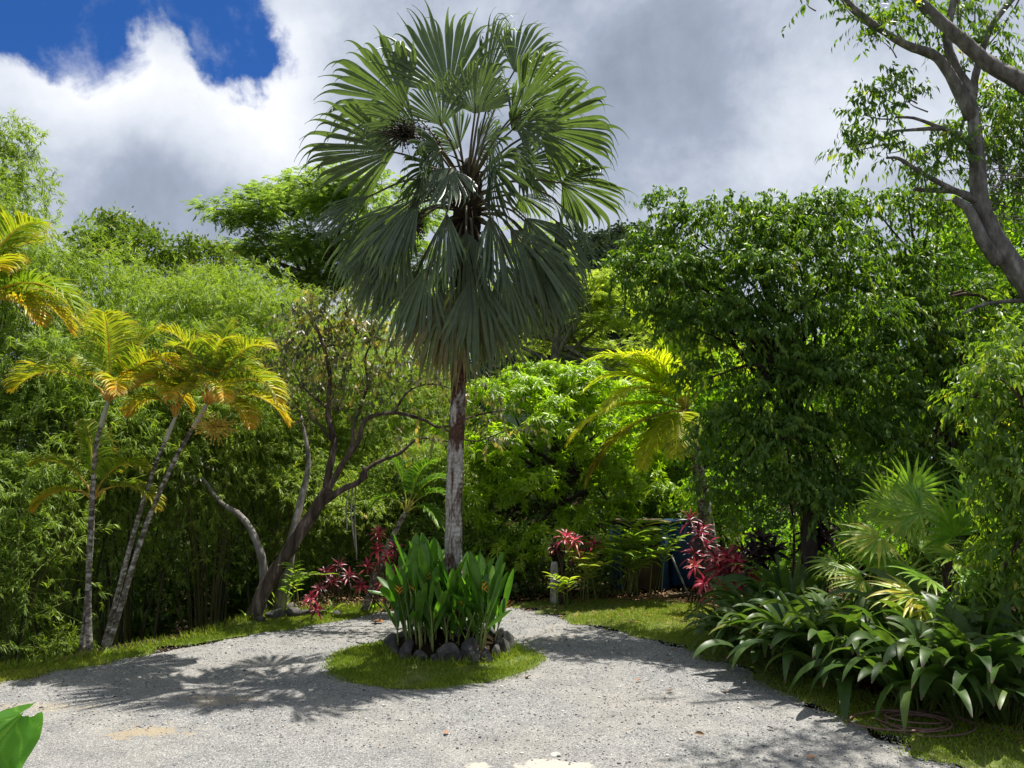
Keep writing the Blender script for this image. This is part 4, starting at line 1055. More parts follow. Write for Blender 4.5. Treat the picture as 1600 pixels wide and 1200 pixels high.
# ------------------------------------------------------------------ mango
d = 20.0; b = ground_at(870, d); lo = []
rr = R(120)
for px, py, q, dd in [(800, 640, 1.0, 0), (870, 620, 1.0, .2), (920, 612, .85, .5), (760, 640, .9, .5), (940, 670, .95, 0), (860, 690, 1.0, -.9), (790, 700, 1.0, -.6), (990, 700, .8, .3), (930, 740, .9, -.7), (1000, 760, .8, 0),
                      (850, 770, .9, -1.0), (780, 780, .9, -.6), (960, 800, .7, -.4), (740, 730, .8, .2), (880, 830, .8, -.7), (760, 850, .7, -.2), (820, 865, .6, -.5), (720, 680, .7, .6), (900, 600, .8, 1.0), (830, 600, .9, 1.0), (935, 860, .5, -.2), (1020, 720, .6, .6)]:
    lo.append((at(px, py, d + dd), np.array([q * 1.1, q * 1.1, q * .88])))
tree('mango_tree', 'dense bright green mango tree with whorled leaves behind the island, right of the trunk', 'tree', b, [b, at(872, 850, d), at(875, 780, d), at(870, 720, d)], [.2, .17, .12], lo, 'whorl', M_mango, MAT['bark_dark'], 121, 9, 15, .215, .044, .5, .2, .06, .1, (.6, 1.08), ex=5, exs=.5)

# ------------------------------------------------------------------ big drooping tree on the right, in two crowns
d = 14.8; b = ground_at(1265, d); lo = []
for px, py, q, dd in [(1010, 390, .75, .4), (1060, 355, .8, .4), (1120, 350, .85, .3), (1180, 360, .8, 0), (1230, 350, .75, .2), (1285, 345, .75, .1), (1000, 440, .7, .3), (1060, 430, .95, -.3), (1130, 430, 1.0, -.6), (1210, 430, 1.0, -.7), (1290, 420, 1.0, -.6),
                      (1020, 500, .65, .4), (1080, 510, .8, -.3), (1160, 510, 1.0, -.9), (1250, 510, 1.0, -1.0), (1330, 500, .9, -.8), (1110, 590, .8, -.4), (1180, 600, .9, -.9), (1270, 600, 1.0, -1.1), (1350, 590, .9, -.9),
                      (1130, 670, .7, -.2), (1200, 690, .8, -.7), (1290, 690, .9, -.9), (1370, 680, .8, -.7), (1150, 745, .5, -.1), (1235, 755, .6, -.5), (1320, 755, .6, -.5), (1180, 400, 1.0, 1.2), (1090, 470, 1.0, 1.3), (1280, 470, 1.1, 1.2), (1200, 560, 1.2, 1.1), (1150, 790, .4, .1), (1270, 795, .45, -.2), (1200, 775, .4, -.4), (1340, 790, .45, -.3), (1110, 720, .45, 0), (1100, 770, .35, .2)]:
    lo.append((at(px, py, d + max(dd, -.5)), np.array([q * .93, q * .72, q * .76])))
tree('drooping_tree', 'big dark tree with drooping glossy leaves on the right, behind the strap leaf clumps', 'tree', b, [b, at(1264, 860, d), at(1262, 790, d), at(1255, 700, d), at(1240, 600, d), at(1220, 500, d)], [.17, .15, .14, .11, .06], lo, 'droop', M_dark, MAT['bark_dark'], 131, 19, 15, .125, .046, .42, .14, .05, .08, (.3, 1.05), ex=6, exs=.45)
d = 15.3; b = ground_at(1480, d); lo = []
for px, py, q, dd in [(1370, 330, .6, .4), (1420, 325, .65, .3), (1465, 345, .6, .5), (1380, 400, .75, -.1), (1450, 410, .8, -.2), (1370, 480, .75, -.2), (1440, 490, .8, -.6), (1500, 470, .5, .2), (1400, 560, .8, -.5), (1480, 570, .75, -.6), (1420, 640, .75, -.6), (1500, 650, .8, -.6),
                      (1390, 700, .6, -.2), (1460, 720, .7, -.5), (1540, 720, .75, -.3), (1480, 770, .55, -.3), (1570, 620, .7, -.4), (1540, 560, .65, 0), (1600, 700, .8, -.3), (1390, 770, .45, -.2), (1430, 790, .4, -.3), (1530, 790, .5, -.3), (1590, 500, .5, .4), (1600, 790, .6, -.3), (1520, 640, .7, .6), (1350, 640, .6, .5), (1540, 500, .6, .5), (1590, 570, .75, .3), (1620, 640, .8, .3), (1555, 450, .4, .6), (1640, 540, .7, .3), (1650, 740, .8, .2), (1500, 540, .6, .3)]:
    lo.append((at(px, py, d + dd), np.array([q, q, q * .85])))
tree('drooping_tree', 'dark leafy tree in front of the leaning grey trunk at right', 'tree', b, [b, at(1482, 860, d), at(1490, 740, d), at(1470, 600, d), at(1440, 480, d)], [.13, .12, .1, .05], lo, 'droop', M_dark, MAT['bark_brown'], 141, 16, 14, .13, .048, .42, .14, .05, .08, (.3, 1.05), ex=6, exs=.45)
# leafy curtain hanging at the right edge, near
d = 9.9; b = ground_at(1640, d); lo = []
for px, py, q, dd in [(1560, 590, .34, 0), (1600, 620, .4, .1), (1560, 660, .36, .2), (1520, 620, .22, .3), (1590, 740, .42, .1), (1545, 730, .28, .2), (1610, 820, .42, .2), (1570, 880, .34, .3), (1590, 960, .36, .3), (1560, 800, .3, .4), (1640, 700, .5, 0), (1650, 880, .5, .2), (1535, 930, .22, .4), (1590, 540, .3, .3)]:
    lo.append((at(px, py, d + dd), np.array([q, q, q * 1.1])))
tree('hanging_shrub', 'curtain of hanging green leaves at the right edge above the strap leaf plants', 'shrub', b, [b, at(1645, 900, d), at(1640, 750, d), at(1610, 640, d)], [.07, .06, .04], lo, 'droop', M_dark, MAT['bark_brown'], 151, 46, 9, .115, .042, .60, .12, .02, .1, (.3, 1.0))

# ------------------------------------------------------------------ tall grey tree at the right edge
d = 13.2
def path(pts, d0=None): return [at(x, y, (d0 or d) + dd) for x, y, dd in pts]
b = np.array([at(1700, 640, d)[0] + .5, d, -.02])
gt = thing('grey_tree', 'tall pale barked tree leaning in at the right edge, crooked limbs and sparse leaf tufts', 'tree', b)
mb = MB()
def limb(pts, r0, r1, n=20, sides=10, d0=None, tint=.5):
    tube(mb, curve(path(pts, d0), n), np.linspace(r0, r1, n), sides, tint, True, .05, int(pts[0][0]))
tube(mb, curve([b, at(1690, 620, d), at(1622, 470, d), at(1572, 400, d), at(1535, 330, d), at(1527, 250, d), at(1522, 190, d), at(1515, 145, d)], 40), np.interp(np.linspace(0, 1, 40), [0, .3, .6, 1], [.28, .20, .145, .085]), 14, .5, True, .05, 1)
limb([(1520, 150, 0), (1492, 105, 0), (1480, 60, .1), (1490, 0, .2), (1500, -60, .3)], .10, .05)
limb([(1518, 185, 0), (1492, 130, -.1), (1462, 88, -.2), (1420, 72, -.3), (1375, 45, -.3), (1330, 8, -.3), (1290, -40, -.3)], .11, .03)
limb([(1470, 92, -.2), (1430, 78, -.2), (1395, 60, -.1), (1345, 30, 0), (1310, -5, 0)], .06, .02)
limb([(1520, 150, 0), (1526, 110, .1), (1550, 40, .2), (1598, -20, .2)], .07, .05)
limb([(1522, 235, 0), (1500, 212, -.2), (1470, 200, -.3), (1430, 185, -.4), (1400, 183, -.4)], .05, .02, 14, 7)
limb([(1475, 200, -.3), (1440, 202, -.35), (1395, 205, -.4)], .045, .02, 10, 7)
limb([(1535, 320, 0), (1480, 292, -.2), (1440, 270, -.3), (1405, 248, -.3), (1385, 247, -.3)], .06, .02, 14, 7)
limb([(1545, 320, 0), (1500, 300, .1), (1455, 297, .1), (1428, 296, .1)], .07, .035, 12, 8)
limb([(1560, 410, 0), (1535, 375, -.1), (1515, 330, -.1), (1490, 310, -.1)], .12, .06, 12, 8)
limb([(1930, 1000, -.6), (1900, 700, -.6), (1830, 380, -.6), (1730, 230, -.55), (1640, 160, -.5), (1590, 125, -.4), (1545, 100, -.3), (1500, 60, -.3), (1460, 25, -.2), (1420, -15, -.1)], .22, .085, 40, 12)
limb([(1700, 470, .2), (1600, 470, .1), (1540, 475, 0), (1505, 490, -.1)], .05, .02, 12, 7)
rr = R(161)
for z in range(46):                                  # dry twigs round the trunk
    a = at(1540 + rr.uniform(-20, 30), rr.uniform(260, 350), d); q = a + nrm(rr.normal(size=3) * [1, .4, .5] + np.array([.5, 0, .1])) * rr.uniform(.4, 1.1)
    tube(mb, curve([a, (a + q) / 2 + rr.normal(size=3) * .1, q], 6), np.linspace(.010, .004, 6), 4, .7, False)
lo = []
for px, py, q, dd in [(1375, 150, .28, -.4), (1395, 140, .25, -.4), (1350, 180, .25, -.4), (1420, 160, .2, -.4), (1340, 235, .27, -.3), (1365, 215, .22, -.3), (1385, 240, .2, -.3), (1325, 228, .16, -.3), (1430, 250, .25, -.2), (1465, 235, .25, -.1), (1450, 275, .22, -.1), (1490, 240, .3, 0), (1425, 275, .18, -.2), (1500, 205, .3, .3),
                      (1345, 35, .2, -.2), (1375, 22, .22, -.2), (1375, 62, .2, -.3), (1400, 40, .2, -.3), (1320, 10, .16, -.2), (1440, 40, .22, 0), (1455, 10, .25, .2), (1500, 20, .3, .3), (1530, -10, .3, .3), (1545, 60, .26, .3), (1570, 85, .22, .3), (1555, 40, .2, .2), (1520, 90, .15, .3),
                      (1555, 200, .4, .9), (1590, 170, .4, 1.0), (1600, 230, .5, 1.0), (1560, 250, .4, .9), (1590, 290, .45, 1.0), (1530, 170, .28, .9), (1560, 150, .3, .9), (1620, 130, .5, 1.2), (1570, 320, .4, 1.0), (1260, 5, .10, -.2), (1470, 70, .16, 0), (1415, 15, .2, 0)]:
    lo.append((at(px, py, d + dd), np.array([q, q, q * .8])))
for x_, y_, q in [(6.0, 10.2, .6), (7.0, 11.2, .7), (5.4, 9.4, .5), (7.6, 9.8, .7), (6.5, 9.0, .6), (5.6, 10.8, .5)]:  # unseen tufts above the frame, added to shade the gravel edge
    lo.append((np.array([x_, y_, 4.2 + .665 * y_]), np.array([q, q, q * .5])))
p, o, c = crown_pts(lo, 162, 24, (.2, 1.05))
cb = MB(); clumps(cb, 'droop', p, o, rr, 9, .15, .05, .42, .18)
tb = mb; twigs(tb, p, c, rr, .3, .006)
for cc_, q in lo:
    s = cc_ + nrm(at(1500, 200, d) - cc_) * q[0] * 2.2
    tube(tb, curve([s, (s + cc_) / 2 + rr.normal(size=3) * .05, cc_], 5), [.016, .014, .012, .009, .006], 4, .5, False)
part('trunk', mb, MAT['bark_grey'], gt); part('crown', cb, M_dark, gt)

# ------------------------------------------------------------------ leaning forked tree left of the island
d = 15.9; b = ground_at(402, d)
ft = thing('forked_tree', 'leaning tree with peeling reddish bark and forked limbs, sparse dull leaves, left of the island', 'tree', b)
mb = MB()
limb([(392, 975, 0), (412, 925, 0), (440, 878, 0), (472, 828, 0), (500, 785, 0), (512, 765, 0)], 0.156, 0.112, 24, 14)
limb([(508, 775, 0), (514, 735, .1), (522, 690, .2), (512, 645, .3), (516, 590, .3), (505, 540, .3), (490, 500, .3)], 0.086, 0.026, 20, 9)
limb([(512, 768, 0), (535, 725, -.1), (560, 690, -.2), (572, 655, -.2), (615, 645, -.3), (660, 655, -.4), (690, 668, -.4), (740, 650, -.5), (790, 640, -.5)], 0.066, 0.013, 26, 8)
limb([(508, 770, 0), (528, 740, .2), (548, 700, .3), (556, 655, .3), (575, 600, .3), (570, 560, .3), (590, 520, .3)], 0.055, 0.015, 18, 8)
limb([(505, 785, 0), (535, 765, -.2), (562, 752, -.2), (568, 738, -.2), (590, 722, -.1), (625, 708, 0), (655, 685, .1), (700, 690, .1)], 0.074, 0.015, 24, 9)
limb([(562, 752, -.2), (572, 742, -.25), (566, 728, -.2)], 0.055, 0.026, 8, 8)
limb([(515, 640, .3), (490, 620, .4), (470, 600, .4), (455, 570, .4)], 0.035, 0.013, 12, 7)
limb([(520, 690, .2), (500, 665, .1), (478, 640, .1)], 0.039, 0.015, 10, 7)
limb([(615, 645, -.3), (640, 610, -.4), (680, 600, -.4), (720, 615, -.5)], 0.027, 0.009, 12, 6)
limb([(690, 668, -.4), (740, 690, -.5), (800, 670, -.6), (830, 680, -.6)], 0.020, 0.007, 12, 6)
ftm = mb
lo = []
for px, py, q, dd in [(500, 500, .4, .3), (465, 560, .32, .4), (520, 540, .45, .3), (560, 520, .4, .3), (590, 530, .4, .2), (470, 610, .28, .3), (545, 580, .4, .2), (600, 580, .35, 0), (640, 600, .3, -.3), (690, 600, .3, -.4), (570, 610, .3, .1), (730, 625, .28, -.5), (780, 640, .28, -.5), (820, 670, .22, -.6), (760, 690, .22, -.6), (505, 600, .3, .3), (650, 640, .22, -.4), (480, 520, .35, .5), (700, 650, .25, -.4), (540, 490, .4, .4), (450, 530, .25, .4), (620, 690, .2, .1), (480, 650, .28, .2), (530, 640, .3, .1), (590, 640, .25, 0), (450, 500, .3, .4), (610, 540, .35, .2), (560, 470, .35, .3), (500, 470, .3, .4), (660, 570, .28, -.2), (700, 690, .18, -.3), (740, 600, .22, -.4), (670, 685, .18, .1)]:
    lo.append((at(px, py, d + dd), np.array([q, q, q * .8])))
rr = R(171); p, o, c = crown_pts(lo, 172, 13, (.2, 1.1))
cb = MB(); clumps(cb, 'droop', p, o, rr, 7, .145, .068, .5, .24)
twigs(ftm, p, c, rr, .6, .006)
part('trunk', ftm, MAT['bark_red'], ft); part('crown', cb, M_dull, ft)
for k, (px, y0, y1) in enumerate(((551, 755, 860), (556, 748, 875), (546, 760, 830))):
    mb = MB(); tube(mb, curve([at(px, y0, d - .2), at(px + rr.normal() * 3, (y0 + y1) / 2, d - .2), at(px + rr.normal() * 4, y1, d - .2)], 12), .014, 5, .3); part('vine', mb, MAT['bark_grey'], ft)
mb = MB(); limb([(436, 955, 0), (446, 905, 0), (455, 850, 0), (468, 790, .2), (482, 720, .4), (470, 650, .6)], .15, .03, 20, 10, 16.6)
cb = MB(); p2, o2, c2 = crown_pts([(at(470, 590, 17.2), np.array([.6, .6, .5])), (at(440, 560, 17.4), np.array([.5, .5, .4])), (at(500, 540, 17.4), np.array([.5, .5, .4]))], 175, 16)
clumps(cb, 'droop', p2, o2, rr, 7, .13, .06, .45, .2)
b2 = ground_at(436, 16.6); gt2 = thing('grey_tree', 'grey barked upright tree standing right behind the leaning forked trunk', 'tree', b2)
part('trunk', mb, MAT['bark_grey'], gt2); part('crown', cb, M_dull, gt2)
b3 = ground_at(414, 16.2); gt3 = thing('bare_tree', 'thin pale trunk curving away to the left behind the forked tree', 'tree', b3)
mb = MB(); tube(mb, curve([b3, at(412, 890, 16.2), at(398, 840, 16.2), at(375, 805, 16.3), at(345, 785, 16.4), at(315, 745, 16.6)], 20), np.linspace(.10, .035, 20), 9, .5, True, .05, 2)
part('trunk', mb, MAT['bark_grey'], gt3)
mb = MB(); p2, o2, c2 = crown_pts([(at(312, 738, 16.6), np.array([.35, .35, .25]))], 176, 16); clumps(mb, 'droop', p2, o2, rr, 6, .13, .05, .4, .2); part('crown', mb, M_dull, gt3)

# ------------------------------------------------------------------ areca palms on the left verge
M_areca = leaf_mat('areca_leaflet', [(0, (0.124, 0.221, 0.021)), (.3, (0.235, 0.331, 0.028)), (.6, (0.469, 0.442, 0.034)), (.82, (0.690, 0.400, 0.034)), (.92, (0.552, 0.276, 0.057)), (.97, (0.580, 0.386, 0.069)), (1, (0.580, 0.386, 0.069))], 1.15, .40, .42, .4, (1.25, 1.25, .5), tip=(.42, .25, .06), tip_at=.8)
M_shaft = solid_mat('crownshaft', [(.3, (.30, .30, .22)), (.6, (.46, .45, .36)), (.8, (.55, .5, .38))], 6, .5, .15, (1, 1, .3))
M_fruit2 = tint_mat('areca_fruit', [(0, (.45, .33, .05)), (1, (.70, .48, .08))], .6, .3)
def areca(label, base, pts, rad, fronds, seed, fruit=None, grp='areca palms on the left verge', dep=None, shaft=True, mleaf=None):
    root = thing('areca_palm', label, 'palm tree', base, grp)
    mb = MB(); pa = curve(pts, 40)
    rr_ = np.interp(np.linspace(0, 1, 40), [0, .06, .3, 1], [rad * 1.6, rad * 1.1, rad, rad * .72])
    rr_ = rr_ * (1 + .05 * (np.arange(40) % 3 == 0))
    tube(mb, pa, rr_, 12, .5); part('trunk', mb, MAT['bark_areca'], root)
    top = pa[-1]; tdir = nrm(pa[-1] - pa[-6])
    hd = top + tdir * (.55 if shaft else .1)
    if shaft:
        mb = MB(); tube(mb, curve([top, top + tdir * .3, hd], 10), np.interp(np.linspace(0, 1, 10), [0, .3, 1], [rad * .9, rad * 1.0, rad * .55]), 12, .5); part('crownshaft', mb, M_shaft, root)
    r = R(seed)
    for k, (dx, dy, dz, L, dr, t0, t1) in enumerate(fronds):
        fb = MB(); dv = nrm([dx, dy, dz])
        tube(fb, curve([hd - tdir * .12, hd + dv * .18], 4), .02, 6, .96)
        L *= .87; pinnate(fb, hd + dv * .15, dv, L, 58, .66 * L / 1.6, dr, seed * 50 + k, (t0 * .6, t1 * .80), .42, 1.8, 18, .034, .42, .014)
        part('frond', fb, mleaf or M_areca, root)
    if fruit is not None:
        fb = MB(); c = fruit; n = 180
        q = c + r.normal(size=(n, 3)) * np.array([.16, .14, .12])
        tube(fb, curve([top + tdir * .05, (top + c) / 2 + UP * .08, c], 8), np.linspace(.02, .008, 8), 5, .3)
        for z in range(0, n, 1): tube(fb, np.array([c, (c + q[z]) / 2 + UP * .02, q[z]]), .005, 3, .4, False)
        v = bv[None] * r.uniform(.011, .018, n)[:, None, None] + q[:, None, :]
        fb.add(v.reshape(-1, 3), None, (bf[None] + (np.arange(n) * len(bv))[:, None, None]).reshape(-1, 3), np.repeat(r.random(n), len(bv)))
        part('fruit_cluster', fb, M_fruit2, root)
    return root
d = 13.0
b = P(140, 1020, d); b[2] = gz(b[0], d)
areca('straight left areca palm with grey ringed trunk and golden crown', b, [b, at(138, 920, d), at(143, 800, d), at(150, 700, d), at(157, 668, d)], .045,
      [(-1, -.2, .75, 1.75, 1.9, .25, .75), (-.35, -.1, 1.3, 1.7, 1.5, .3, .65), (.15, -.5, 1.5, 1.6, 1.4, .35, .6), (.75, -.2, .9, 1.6, 1.9, .4, .9), (.9, .4, .5, 1.5, 2.0, .5, .9), (-.6, .6, 1.0, 1.5, 1.8, .3, .7), (.4, .3, 1.5, 1.5, 1.4, .2, .5), (.45, -.7, .5, 1.2, 2.0, .55, .9)], 11)
b = P(165, 1020, d); b[2] = gz(b[0], d)
areca('rightmost leaning areca palm with golden arching fronds and yellow fruit', b, [b, at(185, 960, d), at(225, 830, d), at(270, 725, d), at(302, 668, d)], .045,
      [(1, -.3, .7, 1.6, 2.2, .25, .8), (.6, -.2, 1.2, 1.6, 1.9, .2, .65), (.1, .2, 1.5, 1.5, 1.4, .1, .45), (-.4, -.2, 1.3, 1.5, 1.6, .3, .7), (-.9, -.1, .8, 1.4, 1.9, .5, .9), (.95, .2, .25, 1.5, 1.9, .45, .92), (.5, -.8, .5, 1.3, 2.0, .5, .9), (.8, .6, .9, 1.4, 1.9, .25, .7), (-.2, -.6, 1.3, 1.3, 1.8, .15, .5), (.35, -.6, 1.4, 1.4, 1.6, .2, .6), (.3, .8, 1.2, 1.4, 1.6, .2, .5), (.9, -.5, -.05, 1.15, 1.6, .7, .92)], 12, at(336, 668, d - .3))
d2 = 13.2; b = P(160, 1017, d2); b[2] = gz(b[0], d2)
areca('slim middle areca palm leaning between the straight and the rightmost trunk', b, [b, at(178, 950, d2), at(210, 830, d2), at(238, 740, d2), at(258, 690, d2)], .040,
      [(-.5, -.3, 1.0, 1.2, 2.0, .3, .8), (.5, -.3, 1.1, 1.2, 1.9, .3, .8), (.1, .3, 1.5, 1.1, 1.4, .2, .5), (-.9, .2, .6, 1.1, 2.2, .5, .9), (.2, -.7, .7, 1.1, 2.2, .45, .9)], 13)
d3 = 13.2; b = P(128, 1012, d3); b[2] = gz(b[0], d3)
areca('short young areca with low drooping fronds behind the straight trunk', b, [b, at(136, 930, d3), at(143, 850, d3), at(146, 780, d3)], .036,
      [(-.8, -.2, 1.1, 1.2, 1.8, .25, .6), (-.2, .1, 1.5, 1.3, 1.5, .1, .4), (.7, -.2, .9, 1.2, 1.9, .15, .5), (1, -.1, .35, 1.3, 1.9, .2, .75), (-.9, -.2, .2, 1.0, 1.9, .5, .9)], 14, shaft=False)
d4 = 10.6; b = np.array([P(-95, 900, d4)[0], d4, 0]); b[2] = gz(b[0], d4)
areca('areca palm at the left edge, only its arching fronds in view', b, [b, at(-92, 800, d4), at(-75, 650, d4), at(-58, 540, d4)], .10,
      [(1, .1, .75, 1.75, 2.3, .1, .3), (.8, .3, .35, 1.5, 2.0, .5, .9), (.5, -.1, 1.3, 1.7, 1.7, .25, .5), (1, -.2, .25, 1.3, 1.6, .6, .92), (.3, .5, 1.5, 1.6, 1.5, .2, .5), (.8, .8, .9, 1.6, 2.0, .2, .5), (-.8, .1, .9, 1.5, 1.9, .2, .5), (.6, -.5, .9, 1.5, 2.1, .3, .8)], 15)
# young palm right of the forked tree
d5 = 16.8; b = P(570, 948, d5); b[2] = 0
M_young = leaf_mat('young_palm_leaflet', [(0, (0.084, 0.182, 0.022)), (.5, (0.168, 0.294, 0.031)), (.9, (0.350, 0.378, 0.042)), (.96, (0.420, 0.392, 0.098)), (1, (0.420, 0.392, 0.098))], 1.2, .42, .42, .4, (1.3, 1.4, .45))
areca('young palm with slanting pale trunk beyond the red cordylines, left of the fan palm trunk', b, [b, at(590, 890, d5), at(618, 830, d5), at(634, 800, d5)], .065,
      [(-.35, 0, 1.5, 1.2, 1.1, .2, .4), (.35, -.2, 1.3, 1.25, 1.7, .25, .5), (.8, -.1, .7, 1.2, 2.2, .3, .6), (-.7, -.3, .5, .9, 2.0, .4, .8), (.7, .2, 1.2, 1.2, 1.8, .2, .5), (.6, -.4, .1, 1.0, 2.0, .3, .7)], 16, None, 'young palm', shaft=False, mleaf=M_young)

# ------------------------------------------------------------------ coconut palm between mango and dark tree
d = 19.2; b = ground_at(1115, d)
M_coco = leaf_mat('coconut_leaflet', [(0, (0.184, 0.302, 0.020)), (.4, (0.367, 0.448, 0.030)), (.75, (0.605, 0.560, 0.050)), (.88, (0.540, 0.448, 0.060)), (.91, (0.238, 0.157, 0.080)), (.97, (0.432, 0.381, 0.100)), (1, (0.432, 0.381, 0.100))], 1.35, .52, .42, .35, (1.25, 1.25, .4))
cp = thing('coconut_palm', 'coconut palm with yellow green fronds arching out left of the dark drooping tree', 'palm tree', b)
mb = MB(); pa = curve([b, at(1105, 820, d), at(1088, 720, d), at(1072, 640, d)], 24); tube(mb, pa, np.linspace(.2, .12, 24), 12, .5, True, .03, 4); part('trunk', mb, MAT['bark_areca'], cp)
hd = pa[-1]
for k, (tx, ty, dd, L, dr, t0, t1, dz) in enumerate([(945, 560, .0, 2.7, 1.9, .3, .6, .6), (950, 520, -.5, 2.9, 1.7, .25, .5, .55), (900, 640, -.6, 3.2, 1.5, .35, .75, .45), (990, 480, .2, 2.8, 1.3, .15, .35, .9), (1060, 470, .5, 2.8, 1.2, .2, .4, 1.3), (1000, 700, -.8, 2.0, 1.9, .45, .75, .5), (900, 690, -.3, 3.1, 1.6, .9, .9, .25), (1180, 560, .3, 2.6, 1.8, .3, .5, .8), (1120, 500, .9, 2.6, 1.5, .2, .4, 1.2), (1060, 680, -1.0, 1.7, 1.9, .4, .7, .6), (1020, 560, -.6, 2.3, 1.9, .35, .65, .9), (985, 610, -.9, 2.6, 1.8, .3, .6, .7)]):
    t = at(tx, ty, d + dd); dv = nrm(t - hd) + np.array([0, 0, dz * .6])
    fb = MB(); pinnate(fb, hd, dv, L * 1.08, 84, .72, dr, 1700 + k, (t0, t1) if t0 > .8 else (t0 * .8 + .06, t1 * .9), .12, .8, 22, .046, .45, .03, hang=.04); part('frond', fb, M_coco, cp)
# ------------------------------------------------------------------ red and dark cordylines
def cord_mat(name, stops): return leaf_mat(name, stops, 1.2, .32, .38, .5, (1.5, .7, .9))
M_cred = cord_mat('red_cordyline_leaf', [(0, (.045, .014, .016)), (.3, (.10, .018, .025)), (.55, (.33, .028, .06)), (.75, (.55, .065, .13)), (.9, (.55, .20, .20)), (1, (.55, .20, .08))])
M_cdark = cord_mat('dark_cordyline_leaf', [(0, (.015, .010, .014)), (.5, (.040, .020, .026)), (.9, (.09, .03, .035)), (1, (.12, .05, .03))])
GB = []
def cordyline(label, base, heads, d, seed, mat, L=.36, W=.048, n=19, tint=.5, grp='red cordylines in the beds'):
    root = thing('cordyline', label, 'plant', base, grp)
    for k, (px, py, dd, tn) in enumerate(heads):
        h = at(px, py, d + dd); r = R(seed + k)
        b_ = np.array(base) + np.array([r.normal() * .10, r.normal() * .08, -.02])
        mb = MB(); tube(mb, curve([b_, (b_ + h) / 2 + np.array([r.normal() * .06, 0, 0]), h], 10), np.linspace(.02, .012, 10), 6, .3); s = part('stem', mb, MAT['bark_brown'], root)
        mb = MB(); rosette(mb, h - UP * .12, nrm(h - b_) + UP * .6, n, L, W, seed * 7 + k, tn - .08, 1.1, 'leaf', -.35, 1.7, .24)
        part('leaf_rosette', mb, mat, root)
def gb(px, py): return G(px, py)
cordyline('tall red cordyline with pale pink heads between the forked tree and the palm trunk', gb(580, 948), [(592, 828, 0, .75), (590, 852, -.1, .8), (604, 866, 0, .62), (575, 880, .1, .5), (616, 850, .1, .4)], 16.4, 2000, M_cred, .28)
cordyline('low pinkish cordyline in front of the tall red one', gb(600, 950), [(600, 905, -.1, .7), (566, 908, 0, .7), (622, 888, 0, .55), (610, 925, -.1, .35)], 16.2, 2020, M_cred, .24)
cordyline('maroon cordyline left of the tall red one', gb(535, 948), [(530, 878, 0, .45), (545, 895, .2, .3), (520, 905, .1, .25), (510, 890, .3, .3)], 16.6, 2040, M_cred, .28)
cordyline('small bright magenta cordyline beside the left stones', gb(490, 955), [(487, 928, -.1, .68), (494, 945, -.2, .45), (500, 912, .1, .2)], 15.8, 2060, M_cred, .22, .04)
cordyline('red cordyline heads above yellow leaves, left of the shed opening', gb(885, 945), [(884, 836, 0, .72), (898, 842, -.1, .8), (926, 848, 0, .55), (868, 853, .1, .2), (905, 862, .2, .25)], 17.2, 2080, M_cred, .36)
cordyline('tall dull red cordyline right of the blue shed', gb(1085, 940), [(1078, 808, .2, .35), (1092, 830, 0, .5), (1104, 845, .1, .42), (1098, 822, .3, .25), (1086, 860, -.1, .4)], 16.6, 2100, M_cred, .38)
cordyline('broad magenta cordyline in full sun right of the shed', gb(1135, 958), [(1138, 868, -.1, .62), (1152, 880, -.2, .72), (1128, 884, 0, .6), (1166, 892, -.1, .58), (1142, 898, -.3, .5), (1118, 868, .1, .42), (1160, 862, .2, .4)], 15.4, 2120, M_cred, .40, .075)
cordyline('small orange red cordyline beside the leaning pole', gb(1092, 948), [(1086, 878, -.1, .95), (1100, 905, -.2, .5), (1108, 925, -.2, .4)], 16.0, 2140, M_cred, .30)
cordyline('dark purple cordyline left of the round lime shrub', gb(1195, 965), [(1190, 845, 0, .45), (1205, 862, -.1, .4), (1180, 868, .1, .5)], 15.0, 2160, M_cdark, .50, .10, 20, .4, 'dark cordylines')
cordyline('dark purple cordyline on a slender stem right of the tree trunk', gb(1282, 960), [(1280, 815, 0, .4), (1268, 840, .1, .45), (1292, 835, .2, .35)], 15.0, 2180, M_cdark, .50, .10, 20, .4, 'dark cordylines')
cordyline('low dark cordyline behind the fan leaf plants', gb(1352, 1000), [(1340, 895, .2, .4), (1362, 885, 0, .5)], 13.6, 2200, M_cdark, .42, .09, 18, .4, 'dark cordylines')

